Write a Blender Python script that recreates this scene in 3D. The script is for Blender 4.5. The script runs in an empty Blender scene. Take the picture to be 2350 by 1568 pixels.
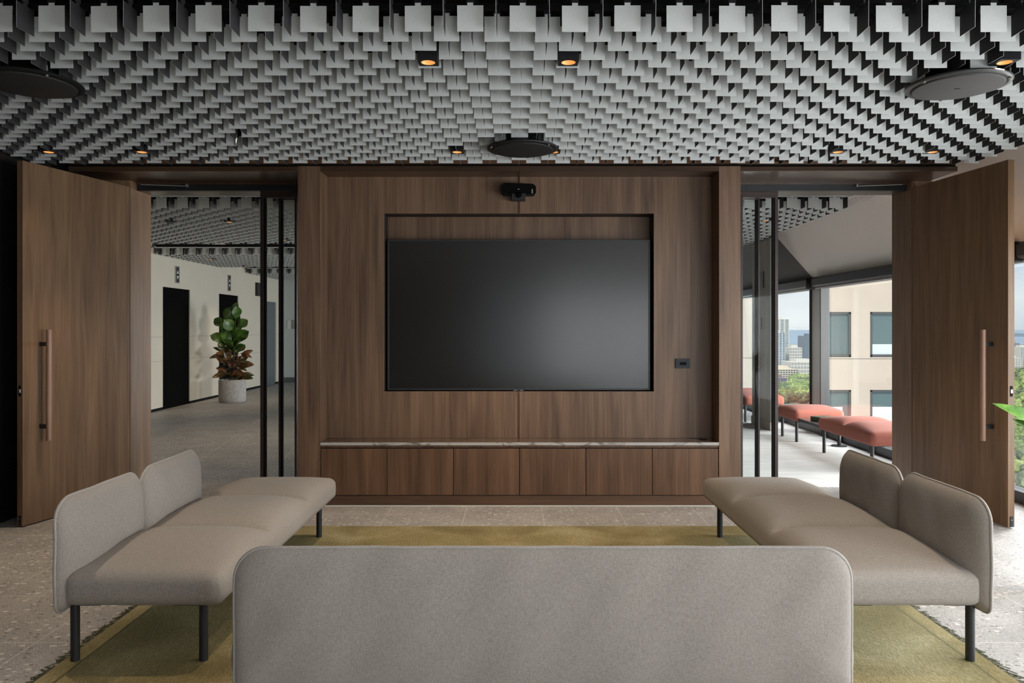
import bpy, bmesh, math, random
from mathutils import Vector, Matrix

# ------------------------------------------------------------------ camera, world, lights
SC = bpy.context.scene
COL = SC.collection
F = 1740.0            # focal length in pixels of the 2350 px wide frame
VX, VY = 1180.0, 755.0
EYE = 1.43
AX = 0.036            # symmetry axis of the room

cam_d = bpy.data.cameras.new('camera')
cam = bpy.data.objects.new('camera', cam_d)
COL.objects.link(cam)
cam.location = (0, 0, EYE)
cam.rotation_euler = (math.pi / 2, 0, 0)
cam_d.sensor_width = 36.0
cam_d.lens = F / 2350.0 * 36.0
cam_d.shift_x = (1175 - VX) / 2350.0
cam_d.shift_y = (VY - 784) / 2350.0
cam_d.clip_end = 100000
cam_d.clip_start = 0.05
SC.camera = cam

SC.view_settings.view_transform = 'Standard'
SC.view_settings.look = 'None'
SC.view_settings.gamma = 1.0
SC.view_settings.use_curve_mapping = False
SC.view_settings.exposure = 0.06
SC.cycles.max_bounces = 8
SC.cycles.diffuse_bounces = 4
SC.cycles.glossy_bounces = 3
SC.cycles.transparent_max_bounces = 12
SC.cycles.caustics_reflective = False
SC.cycles.caustics_refractive = False
SC.cycles.sample_clamp_indirect = 4.0
SC.cycles.use_denoising = True

world = bpy.data.worlds.new('sky')
SC.world = world
world.use_nodes = True
wn, wl = world.node_tree.nodes, world.node_tree.links
wn.clear()
w_out = wn.new('ShaderNodeOutputWorld')
w_bg = wn.new('ShaderNodeBackground')
w_tc = wn.new('ShaderNodeTexCoord')
w_sep = wn.new('ShaderNodeSeparateXYZ')
w_ramp = wn.new('ShaderNodeValToRGB')
w_map = wn.new('ShaderNodeMapping')
w_noise = wn.new('ShaderNodeTexNoise')
w_cr = wn.new('ShaderNodeValToRGB')
w_mix = wn.new('ShaderNodeMix')
w_mix.data_type = 'RGBA'
w_map.inputs['Scale'].default_value = (5, 5, 16)
w_noise.inputs['Scale'].default_value = 1.6
w_noise.inputs['Detail'].default_value = 7
w_cr.color_ramp.elements[0].position = 0.42
w_cr.color_ramp.elements[1].position = 0.62
e = w_ramp.color_ramp.elements
e[0].position = 0.0
e[0].color = (0.66, 0.74, 0.80, 1)
e[1].position = 1.0
e[1].color = (0.30, 0.42, 0.62, 1)
k = e.new(0.035); k.color = (0.84, 0.89, 0.92, 1)
k = e.new(0.09); k.color = (0.55, 0.68, 0.83, 1)
wl.new(w_tc.outputs['Generated'], w_sep.inputs[0])
wl.new(w_sep.outputs['Z'], w_ramp.inputs[0])
wl.new(w_tc.outputs['Generated'], w_map.inputs[0])
wl.new(w_map.outputs[0], w_noise.inputs['Vector'])
wl.new(w_noise.outputs['Fac'], w_cr.inputs[0])
wl.new(w_cr.outputs[0], w_mix.inputs['Factor'])
wl.new(w_ramp.outputs[0], w_mix.inputs['A'])
w_mix.inputs['B'].default_value = (0.93, 0.95, 0.96, 1)
wl.new(w_mix.outputs['Result'], w_bg.inputs['Color'])
w_bg.inputs['Strength'].default_value = 1.12
wl.new(w_bg.outputs[0], w_out.inputs[0])


def area_light(name, loc, target, sx, sy, power, color):
    d = bpy.data.lights.new(name, 'AREA')
    d.shape = 'RECTANGLE'
    d.size, d.size_y = sx, sy
    d.energy = power
    d.color = color
    o = bpy.data.objects.new(name, d)
    o.location = loc
    o.rotation_euler = (Vector(target) - Vector(loc)).to_track_quat('-Z', 'Y').to_euler()
    COL.objects.link(o)
    return o


sun_d = bpy.data.lights.new('sun', 'SUN')
sun_d.energy = 4.2
sun_d.angle = math.radians(3)
sun_d.color = (1.0, 0.95, 0.87)
sun = bpy.data.objects.new('sun', sun_d)
sun.rotation_euler = Vector((0.35, 0.62, -0.75)).to_track_quat('-Z', 'Y').to_euler()
sun.location = (0, -10, 30)
COL.objects.link(sun)
# daylight through the windows of the room (beside and behind the camera) and of the lounge beyond
area_light('window_daylight_right', (4.45, 2.2, 1.2), (0, 2.6, 0.75), 4.6, 2.0, 340, (0.95, 0.975, 1.0))
area_light('window_daylight_back', (1.95, -1.80, 1.25), (1.0, 4, 1.7), 2.7, 2.0, 56, (0.97, 0.985, 1.0))
area_light('window_daylight_lounge', (6.6, 10.2, 4.4), (2.6, 10.0, 0.0), 7.0, 2.2, 520, (0.97, 0.98, 1.0))
area_light('window_daylight_lobby', (7.0, 8.2, 1.3), (-5.5, 14.0, 0.7), 3.4, 2.4, 1000, (1.0, 0.98, 0.95))
area_light('window_daylight_lobby_end', (4.6, 18.0, 1.15), (-6, 17.0, 1.0), 4.0, 1.9, 320, (0.97, 0.98, 1.0))

# ------------------------------------------------------------------ helpers
R = random.Random(7)


def new_mat(name):
    m = bpy.data.materials.new(name)
    m.use_nodes = True
    nt = m.node_tree
    return m, nt.nodes, nt.links, nt.nodes['Principled BSDF']


def plain(name, col, rough=0.5, metal=0.0, spec=0.5, emit=None, estr=0.0, noise=0.0, nscale=20):
    m, n, l, b = new_mat(name)
    b.inputs['Base Color'].default_value = (*col, 1)
    b.inputs['Roughness'].default_value = rough
    b.inputs['Metallic'].default_value = metal
    b.inputs['Specular IOR Level'].default_value = spec
    if emit:
        b.inputs['Emission Color'].default_value = (*emit, 1)
        b.inputs['Emission Strength'].default_value = estr
    if noise:
        t = n.new('ShaderNodeTexCoord')
        x = n.new('ShaderNodeTexNoise')
        x.inputs['Scale'].default_value = nscale
        x.inputs['Detail'].default_value = 4
        r = n.new('ShaderNodeValToRGB')
        r.color_ramp.elements[0].position = 0.3
        r.color_ramp.elements[1].position = 0.7
        r.color_ramp.elements[0].color = (*[c * (1 - noise) for c in col], 1)
        r.color_ramp.elements[1].color = (*[min(1, c * (1 + noise)) for c in col], 1)
        l.new(t.outputs['Object'], x.inputs['Vector'])
        l.new(x.outputs['Fac'], r.inputs[0])
        l.new(r.outputs[0], b.inputs['Base Color'])
    return m


def wood(name, dark, light, rough=0.42, axis='Z', fine=1.0, spec=0.4):
    m, n, l, b = new_mat(name)
    t = n.new('ShaderNodeTexCoord')
    oi = n.new('ShaderNodeObjectInfo')
    add = n.new('ShaderNodeVectorMath')
    add.operation = 'MULTIPLY_ADD'
    comb = n.new('ShaderNodeCombineXYZ')
    for i in range(3):
        l.new(oi.outputs['Random'], comb.inputs[i])
    l.new(comb.outputs[0], add.inputs[0])
    add.inputs[1].default_value = (13.0, 7.0, 5.0)
    l.new(t.outputs['Object'], add.inputs[2])

    def stretched(s_across, s_along, scale, detail, distort=0.0):
        mp = n.new('ShaderNodeMapping')
        sc = [s_across] * 3
        sc['XYZ'.index(axis)] = s_along
        mp.inputs['Scale'].default_value = sc
        nz = n.new('ShaderNodeTexNoise')
        nz.inputs['Scale'].default_value = scale
        nz.inputs['Detail'].default_value = detail
        nz.inputs['Distortion'].default_value = distort
        l.new(add.outputs[0], mp.inputs[0])
        l.new(mp.outputs[0], nz.inputs['Vector'])
        return nz.outputs['Fac']

    a = stretched(1.0, 0.07, 14 * fine, 5, 0.6)
    c = stretched(1.0, 0.015, 120 * fine, 2)
    d = stretched(1.0, 0.12, 3.0, 3, 0.3)
    m1 = n.new('ShaderNodeMath'); m1.operation = 'MULTIPLY_ADD'
    m1.inputs[1].default_value = 0.45
    m2 = n.new('ShaderNodeMath'); m2.operation = 'MULTIPLY_ADD'
    m2.inputs[1].default_value = 0.28
    m3 = n.new('ShaderNodeMath'); m3.operation = 'MULTIPLY'
    m3.inputs[1].default_value = 0.27
    l.new(d, m3.inputs[0])
    l.new(c, m2.inputs[0]); l.new(m3.outputs[0], m2.inputs[2])
    l.new(a, m1.inputs[0]); l.new(m2.outputs[0], m1.inputs[2])
    r = n.new('ShaderNodeValToRGB')
    r.color_ramp.elements[0].position = 0.34
    r.color_ramp.elements[0].color = (*dark, 1)
    r.color_ramp.elements[1].position = 0.64
    r.color_ramp.elements[1].color = (*light, 1)
    l.new(m1.outputs[0], r.inputs[0])
    l.new(r.outputs[0], b.inputs['Base Color'])
    b.inputs['Roughness'].default_value = rough
    b.inputs['Specular IOR Level'].default_value = spec
    bp = n.new('ShaderNodeBump')
    bp.inputs['Strength'].default_value = 0.08
    bp.inputs['Distance'].default_value = 0.002
    l.new(c, bp.inputs['Height'])
    l.new(bp.outputs[0], b.inputs['Normal'])
    return m


def fabric(name, dark, light, scale=1.0, sheen=0.15):
    m, n, l, b = new_mat(name)
    t = n.new('ShaderNodeTexCoord')
    outs = []
    for sc in ((1, 0.09, 0.5), (0.09, 1, 0.5), (0.5, 0.5, 0.08), (0.08, 0.5, 1)):
        mp = n.new('ShaderNodeMapping')
        mp.inputs['Scale'].default_value = sc
        nz = n.new('ShaderNodeTexNoise')
        nz.inputs['Scale'].default_value = 850 * scale
        nz.inputs['Detail'].default_value = 2
        l.new(t.outputs['Object'], mp.inputs[0])
        l.new(mp.outputs[0], nz.inputs['Vector'])
        outs.append(nz.outputs['Fac'])
    s = outs[0]
    for o in outs[1:]:
        a = n.new('ShaderNodeMath'); a.operation = 'ADD'
        l.new(s, a.inputs[0]); l.new(o, a.inputs[1])
        s = a.outputs[0]
    q = n.new('ShaderNodeMath'); q.operation = 'MULTIPLY'
    q.inputs[1].default_value = 0.25
    l.new(s, q.inputs[0])
    r = n.new('ShaderNodeValToRGB')
    r.color_ramp.elements[0].position = 0.35
    r.color_ramp.elements[0].color = (*dark, 1)
    r.color_ramp.elements[1].position = 0.65
    r.color_ramp.elements[1].color = (*light, 1)
    l.new(q.outputs[0], r.inputs[0])
    l.new(r.outputs[0], b.inputs['Base Color'])
    b.inputs['Roughness'].default_value = 0.85
    b.inputs['Specular IOR Level'].default_value = 0.2
    b.inputs['Sheen Weight'].default_value = sheen
    b.inputs['Sheen Roughness'].default_value = 0.5
    bp = n.new('ShaderNodeBump')
    bp.inputs['Strength'].default_value = 0.25
    bp.inputs['Distance'].default_value = 0.002
    l.new(q.outputs[0], bp.inputs['Height'])
    l.new(bp.outputs[0], b.inputs['Normal'])
    return m


def terrazzo(name, rot=0.0, ox=0.22, oy=5.855, size=0.6):
    m, n, l, b = new_mat(name)
    t = n.new('ShaderNodeTexCoord')
    mp = n.new('ShaderNodeMapping')
    mp.vector_type = 'TEXTURE'
    mp.inputs['Location'].default_value = (ox, oy, 0)
    mp.inputs['Rotation'].default_value = (0, 0, rot)
    mp.inputs['Scale'].default_value = (size, size, size)
    l.new(t.outputs['Object'], mp.inputs[0])
    base = n.new('ShaderNodeTexNoise')
    base.inputs['Scale'].default_value = 3.0
    base.inputs['Detail'].default_value = 6
    l.new(t.outputs['Object'], base.inputs['Vector'])
    r0 = n.new('ShaderNodeValToRGB')
    r0.color_ramp.elements[0].position = 0.3
    r0.color_ramp.elements[0].color = (0.315, 0.300, 0.290, 1)
    r0.color_ramp.elements[1].position = 0.7
    r0.color_ramp.elements[1].color = (0.415, 0.398, 0.385, 1)
    l.new(base.outputs['Fac'], r0.inputs[0])
    col = r0.outputs[0]
    for scale, thr, c, pick in ((28, 0.30, (0.13, 0.12, 0.12), 0.66), (22, 0.33, (0.70, 0.66, 0.62), 0.72), (60, 0.32, (0.18, 0.165, 0.155), 0.55), (75, 0.3, (0.68, 0.64, 0.60), 0.6)):
        v = n.new('ShaderNodeTexVoronoi')
        v.inputs['Scale'].default_value = scale
        mpp = n.new('ShaderNodeMapping')
        mpp.inputs['Scale'].default_value = (1, 1.5, 1)
        mpp.inputs['Location'].default_value = (scale * 0.37, scale * 0.11, 0)
        mpp.inputs['Rotation'].default_value = (0, 0, scale)
        l.new(t.outputs['Object'], mpp.inputs[0])
        l.new(mpp.outputs[0], v.inputs['Vector'])
        lt = n.new('ShaderNodeMath'); lt.operation = 'LESS_THAN'
        lt.inputs[1].default_value = thr
        l.new(v.outputs['Distance'], lt.inputs[0])
        sp = n.new('ShaderNodeSeparateColor')
        l.new(v.outputs['Color'], sp.inputs[0])
        gt = n.new('ShaderNodeMath'); gt.operation = 'GREATER_THAN'
        gt.inputs[1].default_value = pick
        l.new(sp.outputs[0], gt.inputs[0])
        mu = n.new('ShaderNodeMath'); mu.operation = 'MULTIPLY'
        l.new(lt.outputs[0], mu.inputs[0]); l.new(gt.outputs[0], mu.inputs[1])
        mu2 = n.new('ShaderNodeMath'); mu2.operation = 'MULTIPLY'
        mu2.inputs[1].default_value = 0.75
        l.new(mu.outputs[0], mu2.inputs[0])
        mx = n.new('ShaderNodeMix'); mx.data_type = 'RGBA'
        l.new(mu2.outputs[0], mx.inputs['Factor'])
        l.new(col, mx.inputs['A'])
        mx.inputs['B'].default_value = (*c, 1)
        col = mx.outputs['Result']
    sx = n.new('ShaderNodeSeparateXYZ')
    l.new(mp.outputs[0], sx.inputs[0])
    masks = []
    for ax in 'XY':
        fr = n.new('ShaderNodeMath'); fr.operation = 'FRACT'
        l.new(sx.outputs[ax], fr.inputs[0])
        s = n.new('ShaderNodeMath'); s.operation = 'SUBTRACT'
        s.inputs[1].default_value = 0.5
        l.new(fr.outputs[0], s.inputs[0])
        ab = n.new('ShaderNodeMath'); ab.operation = 'ABSOLUTE'
        l.new(s.outputs[0], ab.inputs[0])
        g = n.new('ShaderNodeMath'); g.operation = 'GREATER_THAN'
        g.inputs[1].default_value = 0.5 - 0.0034
        l.new(ab.outputs[0], g.inputs[0])
        masks.append(g.outputs[0])
    mxm = n.new('ShaderNodeMath'); mxm.operation = 'MAXIMUM'
    l.new(masks[0], mxm.inputs[0]); l.new(masks[1], mxm.inputs[1])
    mj = n.new('ShaderNodeMix'); mj.data_type = 'RGBA'
    l.new(mxm.outputs[0], mj.inputs['Factor'])
    l.new(col, mj.inputs['A'])
    mj.inputs['B'].default_value = (0.64, 0.60, 0.56, 1)
    l.new(mj.outputs['Result'], b.inputs['Base Color'])
    b.inputs['Roughness'].default_value = 0.5
    b.inputs['Specular IOR Level'].default_value = 0.35
    return m


def glass(name, tint=(1, 1, 1), refl=1.0):
    m = bpy.data.materials.new(name)
    m.use_nodes = True
    n, l = m.node_tree.nodes, m.node_tree.links
    n.clear()
    o = n.new('ShaderNodeOutputMaterial')
    tr = n.new('ShaderNodeBsdfTransparent')
    tr.inputs[0].default_value = (*tint, 1)
    gl = n.new('ShaderNodeBsdfGlossy')
    gl.inputs['Roughness'].default_value = 0.0
    fr = n.new('ShaderNodeFresnel')
    fr.inputs[0].default_value = 1.35
    ml = n.new('ShaderNodeMath'); ml.operation = 'MULTIPLY'
    ml.inputs[1].default_value = refl
    l.new(fr.outputs[0], ml.inputs[0])
    mx = n.new('ShaderNodeMixShader')
    l.new(ml.outputs[0], mx.inputs[0])
    l.new(tr.outputs[0], mx.inputs[1])
    l.new(gl.outputs[0], mx.inputs[2])
    l.new(mx.outputs[0], o.inputs[0])
    return m


class MB:
    """Collects shapes into one mesh."""

    def __init__(self):
        self.v, self.f, self.mi, self.sm = [], [], [], []

    def add(self, vs, fs, mi=0, smooth=False):
        b = len(self.v)
        self.v += [tuple(p) for p in vs]
        self.f += [tuple(i + b for i in q) for q in fs]
        self.mi += [mi] * len(fs)
        self.sm += [smooth] * len(fs)
        return self

    def box(self, x0, x1, y0, y1, z0, z1, mi=0, M=None):
        vs = [(x, y, z) for z in (z0, z1) for y in (y0, y1) for x in (x0, x1)]
        if M is not None:
            vs = [tuple(M @ Vector(p)) for p in vs]
        return self.add(vs, [(0, 2, 3, 1), (4, 5, 7, 6), (0, 1, 5, 4), (2, 6, 7, 3), (0, 4, 6, 2), (1, 3, 7, 5)], mi)

    def cyl(self, p0, p1, r, seg=20, r1=None, mi=0, cap=True):
        p0, p1 = Vector(p0), Vector(p1)
        r1 = r if r1 is None else r1
        d = (p1 - p0).normalized()
        u = d.orthogonal().normalized()
        w = d.cross(u)
        vs = []
        for p, rr in ((p0, r), (p1, r1)):
            for i in range(seg):
                a = 2 * math.pi * i / seg
                vs.append(p + (u * math.cos(a) + w * math.sin(a)) * rr)
        self.add(vs, [(i, (i + 1) % seg, seg + (i + 1) % seg, seg + i) for i in range(seg)], mi, True)
        if cap:
            self.add(vs[:seg], [tuple(reversed(range(seg)))], mi)
            self.add(vs[seg:], [tuple(range(seg))], mi)
        return self

    def lathe(self, c, prof, seg=40, mi=0, smooth=True):
        n = len(prof)
        vs = []
        for i in range(seg):
            a = 2 * math.pi * i / seg
            for (r, z) in prof:
                vs.append((c[0] + r * math.cos(a), c[1] + r * math.sin(a), c[2] + z))
        fs = []
        for i in range(seg):
            j = (i + 1) % seg
            for k in range(n - 1):
                fs.append((i * n + k, j * n + k, j * n + k + 1, i * n + k + 1))
        return self.add(vs, fs, mi, smooth)

    def tube(self, pts, r, seg=8, closed=False, mi=0):
        pts = [Vector(p) for p in pts]
        n = len(pts)
        vs = []
        prev = None
        for i, p in enumerate(pts):
            a = pts[(i + 1) % n] if closed or i < n - 1 else p
            c = pts[i - 1] if closed or i > 0 else p
            d = (a - c).normalized()
            if prev is None:
                u = d.orthogonal().normalized()
            else:
                u = (prev - d * prev.dot(d)).normalized()
            prev = u
            w = d.cross(u)
            for q in range(seg):
                t = 2 * math.pi * q / seg
                vs.append(p + (u * math.cos(t) + w * math.sin(t)) * r)
        fs = []
        for i in range(n if closed else n - 1):
            j = (i + 1) % n
            for q in range(seg):
                q2 = (q + 1) % seg
                fs.append((i * seg + q, i * seg + q2, j * seg + q2, j * seg + q))
        self.add(vs, fs, mi, True)
        if not closed:
            self.add(vs[:seg], [tuple(reversed(range(seg)))], mi)
            self.add(vs[-seg:], [tuple(range(seg))], mi)
        return self

    def mesh(self, name, mats):
        me = bpy.data.meshes.new(name)
        me.from_pydata(self.v, [], self.f)
        for m in mats if isinstance(mats, (list, tuple)) else [mats]:
            me.materials.append(m)
        me.polygons.foreach_set('material_index', self.mi)
        me.polygons.foreach_set('use_smooth', self.sm)
        me.update()
        return me

    def build(self, name, mats, parent=None, bevel=0.0, seg=2):
        o = bpy.data.objects.new(name, self.mesh(name, mats))
        COL.objects.link(o)
        if parent is not None:
            o.parent = parent
        if bevel:
            bv = o.modifiers.new('bevel', 'BEVEL')
            bv.width = bevel
            bv.segments = seg
            bv.limit_method = 'ANGLE'
        return o


def tag(o, label=None, cat=None, group=None, kind=None):
    if label:
        o['label'] = label
    if cat:
        o['category'] = cat
    if group:
        o['group'] = group
    if kind:
        o['kind'] = kind
    return o


def empty(name, loc=(0, 0, 0), rz=0.0):
    o = bpy.data.objects.new(name, None)
    o.empty_display_size = 0.1
    o.location = loc
    o.rotation_euler = (0, 0, rz)
    COL.objects.link(o)
    return o


def structure(o, label=None):
    o['kind'] = 'structure'
    if label:
        o['label'] = label
    return o


def at(px, py, D):
    return Vector(((px - VX) * D / F, D, EYE - (py - VY) * D / F))


ORD = ('zeroth first second third fourth fifth sixth seventh eighth ninth tenth eleventh twelfth thirteenth fourteenth fifteenth sixteenth '
       'seventeenth eighteenth nineteenth twentieth').split()
TENS = {20: 'twenty', 30: 'thirty', 40: 'forty'}


def ordinal(i):
    if i <= 20:
        return ORD[i]
    t = i // 10 * 10
    return (TENS[t] + '-' + ORD[i - t]) if i > t else {30: 'thirtieth', 40: 'fortieth'}[t]


# ------------------------------------------------------------------ materials
M = {}
M['wall_wood'] = wood('walnut_veneer', (0.070, 0.038, 0.023), (0.215, 0.128, 0.079), 0.42)
M['door_wood'] = wood('door_veneer', (0.105, 0.058, 0.030), (0.235, 0.138, 0.076), 0.45, fine=1.3)
M['cab_wood'] = wood('cabinet_veneer', (0.058, 0.028, 0.014), (0.185, 0.098, 0.055), 0.42)
M['cab_wood_h'] = wood('plinth_veneer', (0.052, 0.026, 0.014), (0.15, 0.08, 0.045), 0.42, axis='X')
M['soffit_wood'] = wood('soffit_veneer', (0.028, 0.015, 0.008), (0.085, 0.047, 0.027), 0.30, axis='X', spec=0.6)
M['handle_wood'] = wood('handle_wood', (0.16, 0.085, 0.055), (0.34, 0.20, 0.14), 0.4, fine=2)
M['dark_panel'] = plain('dark_stained_panel', (0.010, 0.007, 0.006), 0.6, noise=0.3)
M['black'] = plain('black_metal', (0.012, 0.012, 0.014), 0.4)
M['black_matte'] = plain('black_matte', (0.006, 0.006, 0.006), 0.8, spec=0.2)
M['leg'] = plain('leg_black_powder_coat', (0.014, 0.014, 0.016), 0.45)
M['floor'] = terrazzo('terrazzo_tiles')
M['floor_lobby'] = terrazzo('terrazzo_tiles_lobby', rot=math.radians(9), ox=0.1, oy=9.0, size=0.9)
M['fabric'] = fabric('greige_fabric', (0.195, 0.170, 0.149), (0.41, 0.365, 0.325))
M['coral'] = fabric('coral_fabric', (0.205, 0.062, 0.045), (0.34, 0.120, 0.088), 0.8, 0.06)
M['tile'] = plain('pale_metal_tile', (0.66, 0.67, 0.655), 0.5, metal=0.1, spec=0.4, noise=0.03, nscale=60)
M['fin'] = plain('charcoal_fin', (0.032, 0.031, 0.033), 0.6, spec=0.3, noise=0.25, nscale=300)
M['fin_edge'] = plain('fin_edge', (0.42, 0.42, 0.42), 0.5)
M['white_ceiling'] = plain('white_painted_ceiling', (0.86, 0.83, 0.80), 0.7, noise=0.02, nscale=2)
M['shaded_ceiling'] = plain('shaded_slope_grey', (0.10, 0.095, 0.09), 0.7)
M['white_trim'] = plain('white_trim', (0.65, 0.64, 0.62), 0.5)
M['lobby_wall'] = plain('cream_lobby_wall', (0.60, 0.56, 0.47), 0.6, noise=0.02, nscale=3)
M['grey_wall'] = plain('pale_grey_wall', (0.52, 0.53, 0.52), 0.6)
M['room_wall'] = plain('taupe_wall', (0.30, 0.26, 0.22), 0.7)
M['alu'] = plain('anodised_aluminium', (0.30, 0.31, 0.315), 0.4, metal=0.5)
M['bronze'] = plain('bronze_frame', (0.050, 0.032, 0.028), 0.4, metal=0.3)
M['steel'] = plain('brushed_steel', (0.45, 0.44, 0.42), 0.35, metal=0.9)
M['glass'] = glass('window_glass', (0.97, 0.985, 0.985), 0.22)
M['door_glass'] = glass('partition_glass', (0.965, 0.98, 0.98), 0.2)
M['glow'] = plain('warm_lamp_reflector', (0.5, 0.25, 0.08), 0.5, emit=(1.0, 0.46, 0.13), estr=0.62)
M['bulb'] = plain('warm_lamp_led', (1, 0.9, 0.7), 0.5, emit=(1.0, 0.8, 0.5), estr=4.0)
M['concrete'] = plain('pale_concrete', (0.40, 0.38, 0.36), 0.85, noise=0.2, nscale=30)
M['soil'] = plain('soil', (0.03, 0.02, 0.015), 0.9)

# screen: dark matt panel
M['screen'] = plain('matt_screen', (0.004, 0.004, 0.0045), 0.22, spec=0.65)
M['bezel'] = plain('screen_bezel', (0.022, 0.023, 0.025), 0.35)

# marble
def marble(name, vein, body, rough):
    m_, n_, l_, b_ = new_mat(name)
    t_ = n_.new('ShaderNodeTexCoord')
    nz_ = n_.new('ShaderNodeTexNoise')
    nz_.inputs['Scale'].default_value = 4
    nz_.inputs['Detail'].default_value = 8
    nz_.inputs['Distortion'].default_value = 2.2
    mp_ = n_.new('ShaderNodeMapping')
    mp_.inputs['Scale'].default_value = (1, 2.5, 2.5)
    rp_ = n_.new('ShaderNodeValToRGB')
    rp_.color_ramp.elements[0].position = 0.33
    rp_.color_ramp.elements[0].color = (*vein, 1)
    rp_.color_ramp.elements[1].position = 0.45
    rp_.color_ramp.elements[1].color = (*body, 1)
    l_.new(t_.outputs['Object'], mp_.inputs[0])
    l_.new(mp_.outputs[0], nz_.inputs['Vector'])
    l_.new(nz_.outputs['Fac'], rp_.inputs[0])
    l_.new(rp_.outputs[0], b_.inputs['Base Color'])
    b_.inputs['Roughness'].default_value = rough
    return m_


M['marble'] = marble('brown_veined_marble', (0.035, 0.022, 0.015), (0.13, 0.09, 0.065), 0.10)
M['marble_edge'] = marble('pale_marble_edge', (0.17, 0.155, 0.14), (0.44, 0.425, 0.405), 0.3)

# rug: olive wool with a darker line inside the border, brushed pile
m, n, l, b = new_mat('olive_wool_rug')
t = n.new('ShaderNodeTexCoord')
n1 = n.new('ShaderNodeTexNoise'); n1.inputs['Scale'].default_value = 2.2; n1.inputs['Detail'].default_value = 5; n1.inputs['Distortion'].default_value = 0.6
mp = n.new('ShaderNodeMapping'); mp.inputs['Scale'].default_value = (1.0, 0.16, 1)
n2 = n.new('ShaderNodeTexNoise'); n2.inputs['Scale'].default_value = 300; n2.inputs['Detail'].default_value = 3
l.new(t.outputs['Object'], n1.inputs['Vector']); l.new(t.outputs['Object'], mp.inputs[0]); l.new(mp.outputs[0], n2.inputs['Vector'])
ad = n.new('ShaderNodeMath'); ad.operation = 'MULTIPLY_ADD'; ad.inputs[1].default_value = 0.45
sc2 = n.new('ShaderNodeMath'); sc2.operation = 'MULTIPLY'; sc2.inputs[1].default_value = 0.55
l.new(n1.outputs['Fac'], sc2.inputs[0]); l.new(n2.outputs['Fac'], ad.inputs[0]); l.new(sc2.outputs[0], ad.inputs[2])
rp = n.new('ShaderNodeValToRGB')
rp.color_ramp.elements[0].position = 0.36; rp.color_ramp.elements[0].color = (0.080, 0.052, 0.014, 1)
rp.color_ramp.elements[1].position = 0.64; rp.color_ramp.elements[1].color = (0.34, 0.29, 0.175, 1)
km = rp.color_ramp.elements.new(0.5); km.color = (0.18, 0.137, 0.058, 1)
l.new(ad.outputs[0], rp.inputs[0])
sx = n.new('ShaderNodeSeparateXYZ'); l.new(t.outputs['Object'], sx.inputs[0])
ab = n.new('ShaderNodeMath'); ab.operation = 'SUBTRACT'; ab.inputs[1].default_value = 0.05; l.new(sx.outputs['X'], ab.inputs[0])
ab2 = n.new('ShaderNodeMath'); ab2.operation = 'ABSOLUTE'; l.new(ab.outputs[0], ab2.inputs[0])
cp = n.new('ShaderNodeMath'); cp.operation = 'COMPARE'; cp.inputs[1].default_value = 1.895; cp.inputs[2].default_value = 0.006; l.new(ab2.outputs[0], cp.inputs[0])
mx = n.new('ShaderNodeMix'); mx.data_type = 'RGBA'; l.new(cp.outputs[0], mx.inputs['Factor']); l.new(rp.outputs[0], mx.inputs['A']); mx.inputs['B'].default_value = (0.05, 0.038, 0.012, 1)
l.new(mx.outputs['Result'], b.inputs['Base Color'])
b.inputs['Roughness'].default_value = 0.8; b.inputs['Specular IOR Level'].default_value = 0.2
b.inputs['Sheen Weight'].default_value = 0.35; b.inputs['Sheen Tint'].default_value = (0.9, 0.8, 0.4, 1)
bp = n.new('ShaderNodeBump'); bp.inputs['Strength'].default_value = 0.5; bp.inputs['Distance'].default_value = 0.006
l.new(n2.outputs['Fac'], bp.inputs['Height']); l.new(bp.outputs[0], b.inputs['Normal'])
M['rug'] = m
M['fringe'] = plain('rug_fringe_wool', (0.085, 0.085, 0.045), 0.9, noise=0.3, nscale=60)

# lounge carpet
m, n, l, b = new_mat('pale_grey_carpet')
t = n.new('ShaderNodeTexCoord')
mp = n.new('ShaderNodeMapping'); mp.inputs['Scale'].default_value = (0.6, 3.0, 1); mp.inputs['Rotation'].default_value = (0, 0, 0.3)
n1 = n.new('ShaderNodeTexNoise'); n1.inputs['Scale'].default_value = 3.5; n1.inputs['Detail'].default_value = 5; n1.inputs['Distortion'].default_value = 0.5
l.new(t.outputs['Object'], mp.inputs[0]); l.new(mp.outputs[0], n1.inputs['Vector'])
rp = n.new('ShaderNodeValToRGB')
rp.color_ramp.elements[0].position = 0.3; rp.color_ramp.elements[0].color = (0.52, 0.515, 0.505, 1)
rp.color_ramp.elements[1].position = 0.7; rp.color_ramp.elements[1].color = (0.66, 0.65, 0.64, 1)
l.new(n1.outputs['Fac'], rp.inputs[0]); l.new(rp.outputs[0], b.inputs['Base Color'])
b.inputs['Roughness'].default_value = 0.95
M['carpet'] = m

# ------------------------------------------------------------------ room shell
ZP = 3.25     # slab above the open ceiling
XL, XR = -3.78, 4.2
YB = -1.7
YF = 20.2
structure(MB().box(XL, XR, YB, 6.85, -0.12, 0).build('floor', M['floor']))
structure(MB().box(-6.3, 1.95, 6.85, YF, -0.12, 0).build('floor_lobby', M['floor_lobby']))
structure(MB().box(1.95, XR, 6.85, YF, -0.12, 0).build('floor_lounge', M['carpet']))
structure(MB().box(-6.4, 4.4, YB - 0.2, YF + 0.2, ZP, ZP + 0.3).build('ceiling', M['black_matte']))
structure(MB().box(XL, 3.6, YB, 2.85, 2.86, 2.92).build('ceiling_panel', M['white_ceiling']))
structure(MB().box(XL - 0.15, XL, YB - 0.2, 6.85, 0, ZP).build('wall_left', M['dark_panel']))
w = MB()
w.box(XL, -0.6, YB - 0.2, YB, 0, ZP)
w.box(-0.6, XR + 0.2, YB - 0.2, YB, 2.25, ZP)
structure(w.build('wall_back', M['room_wall']))
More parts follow.
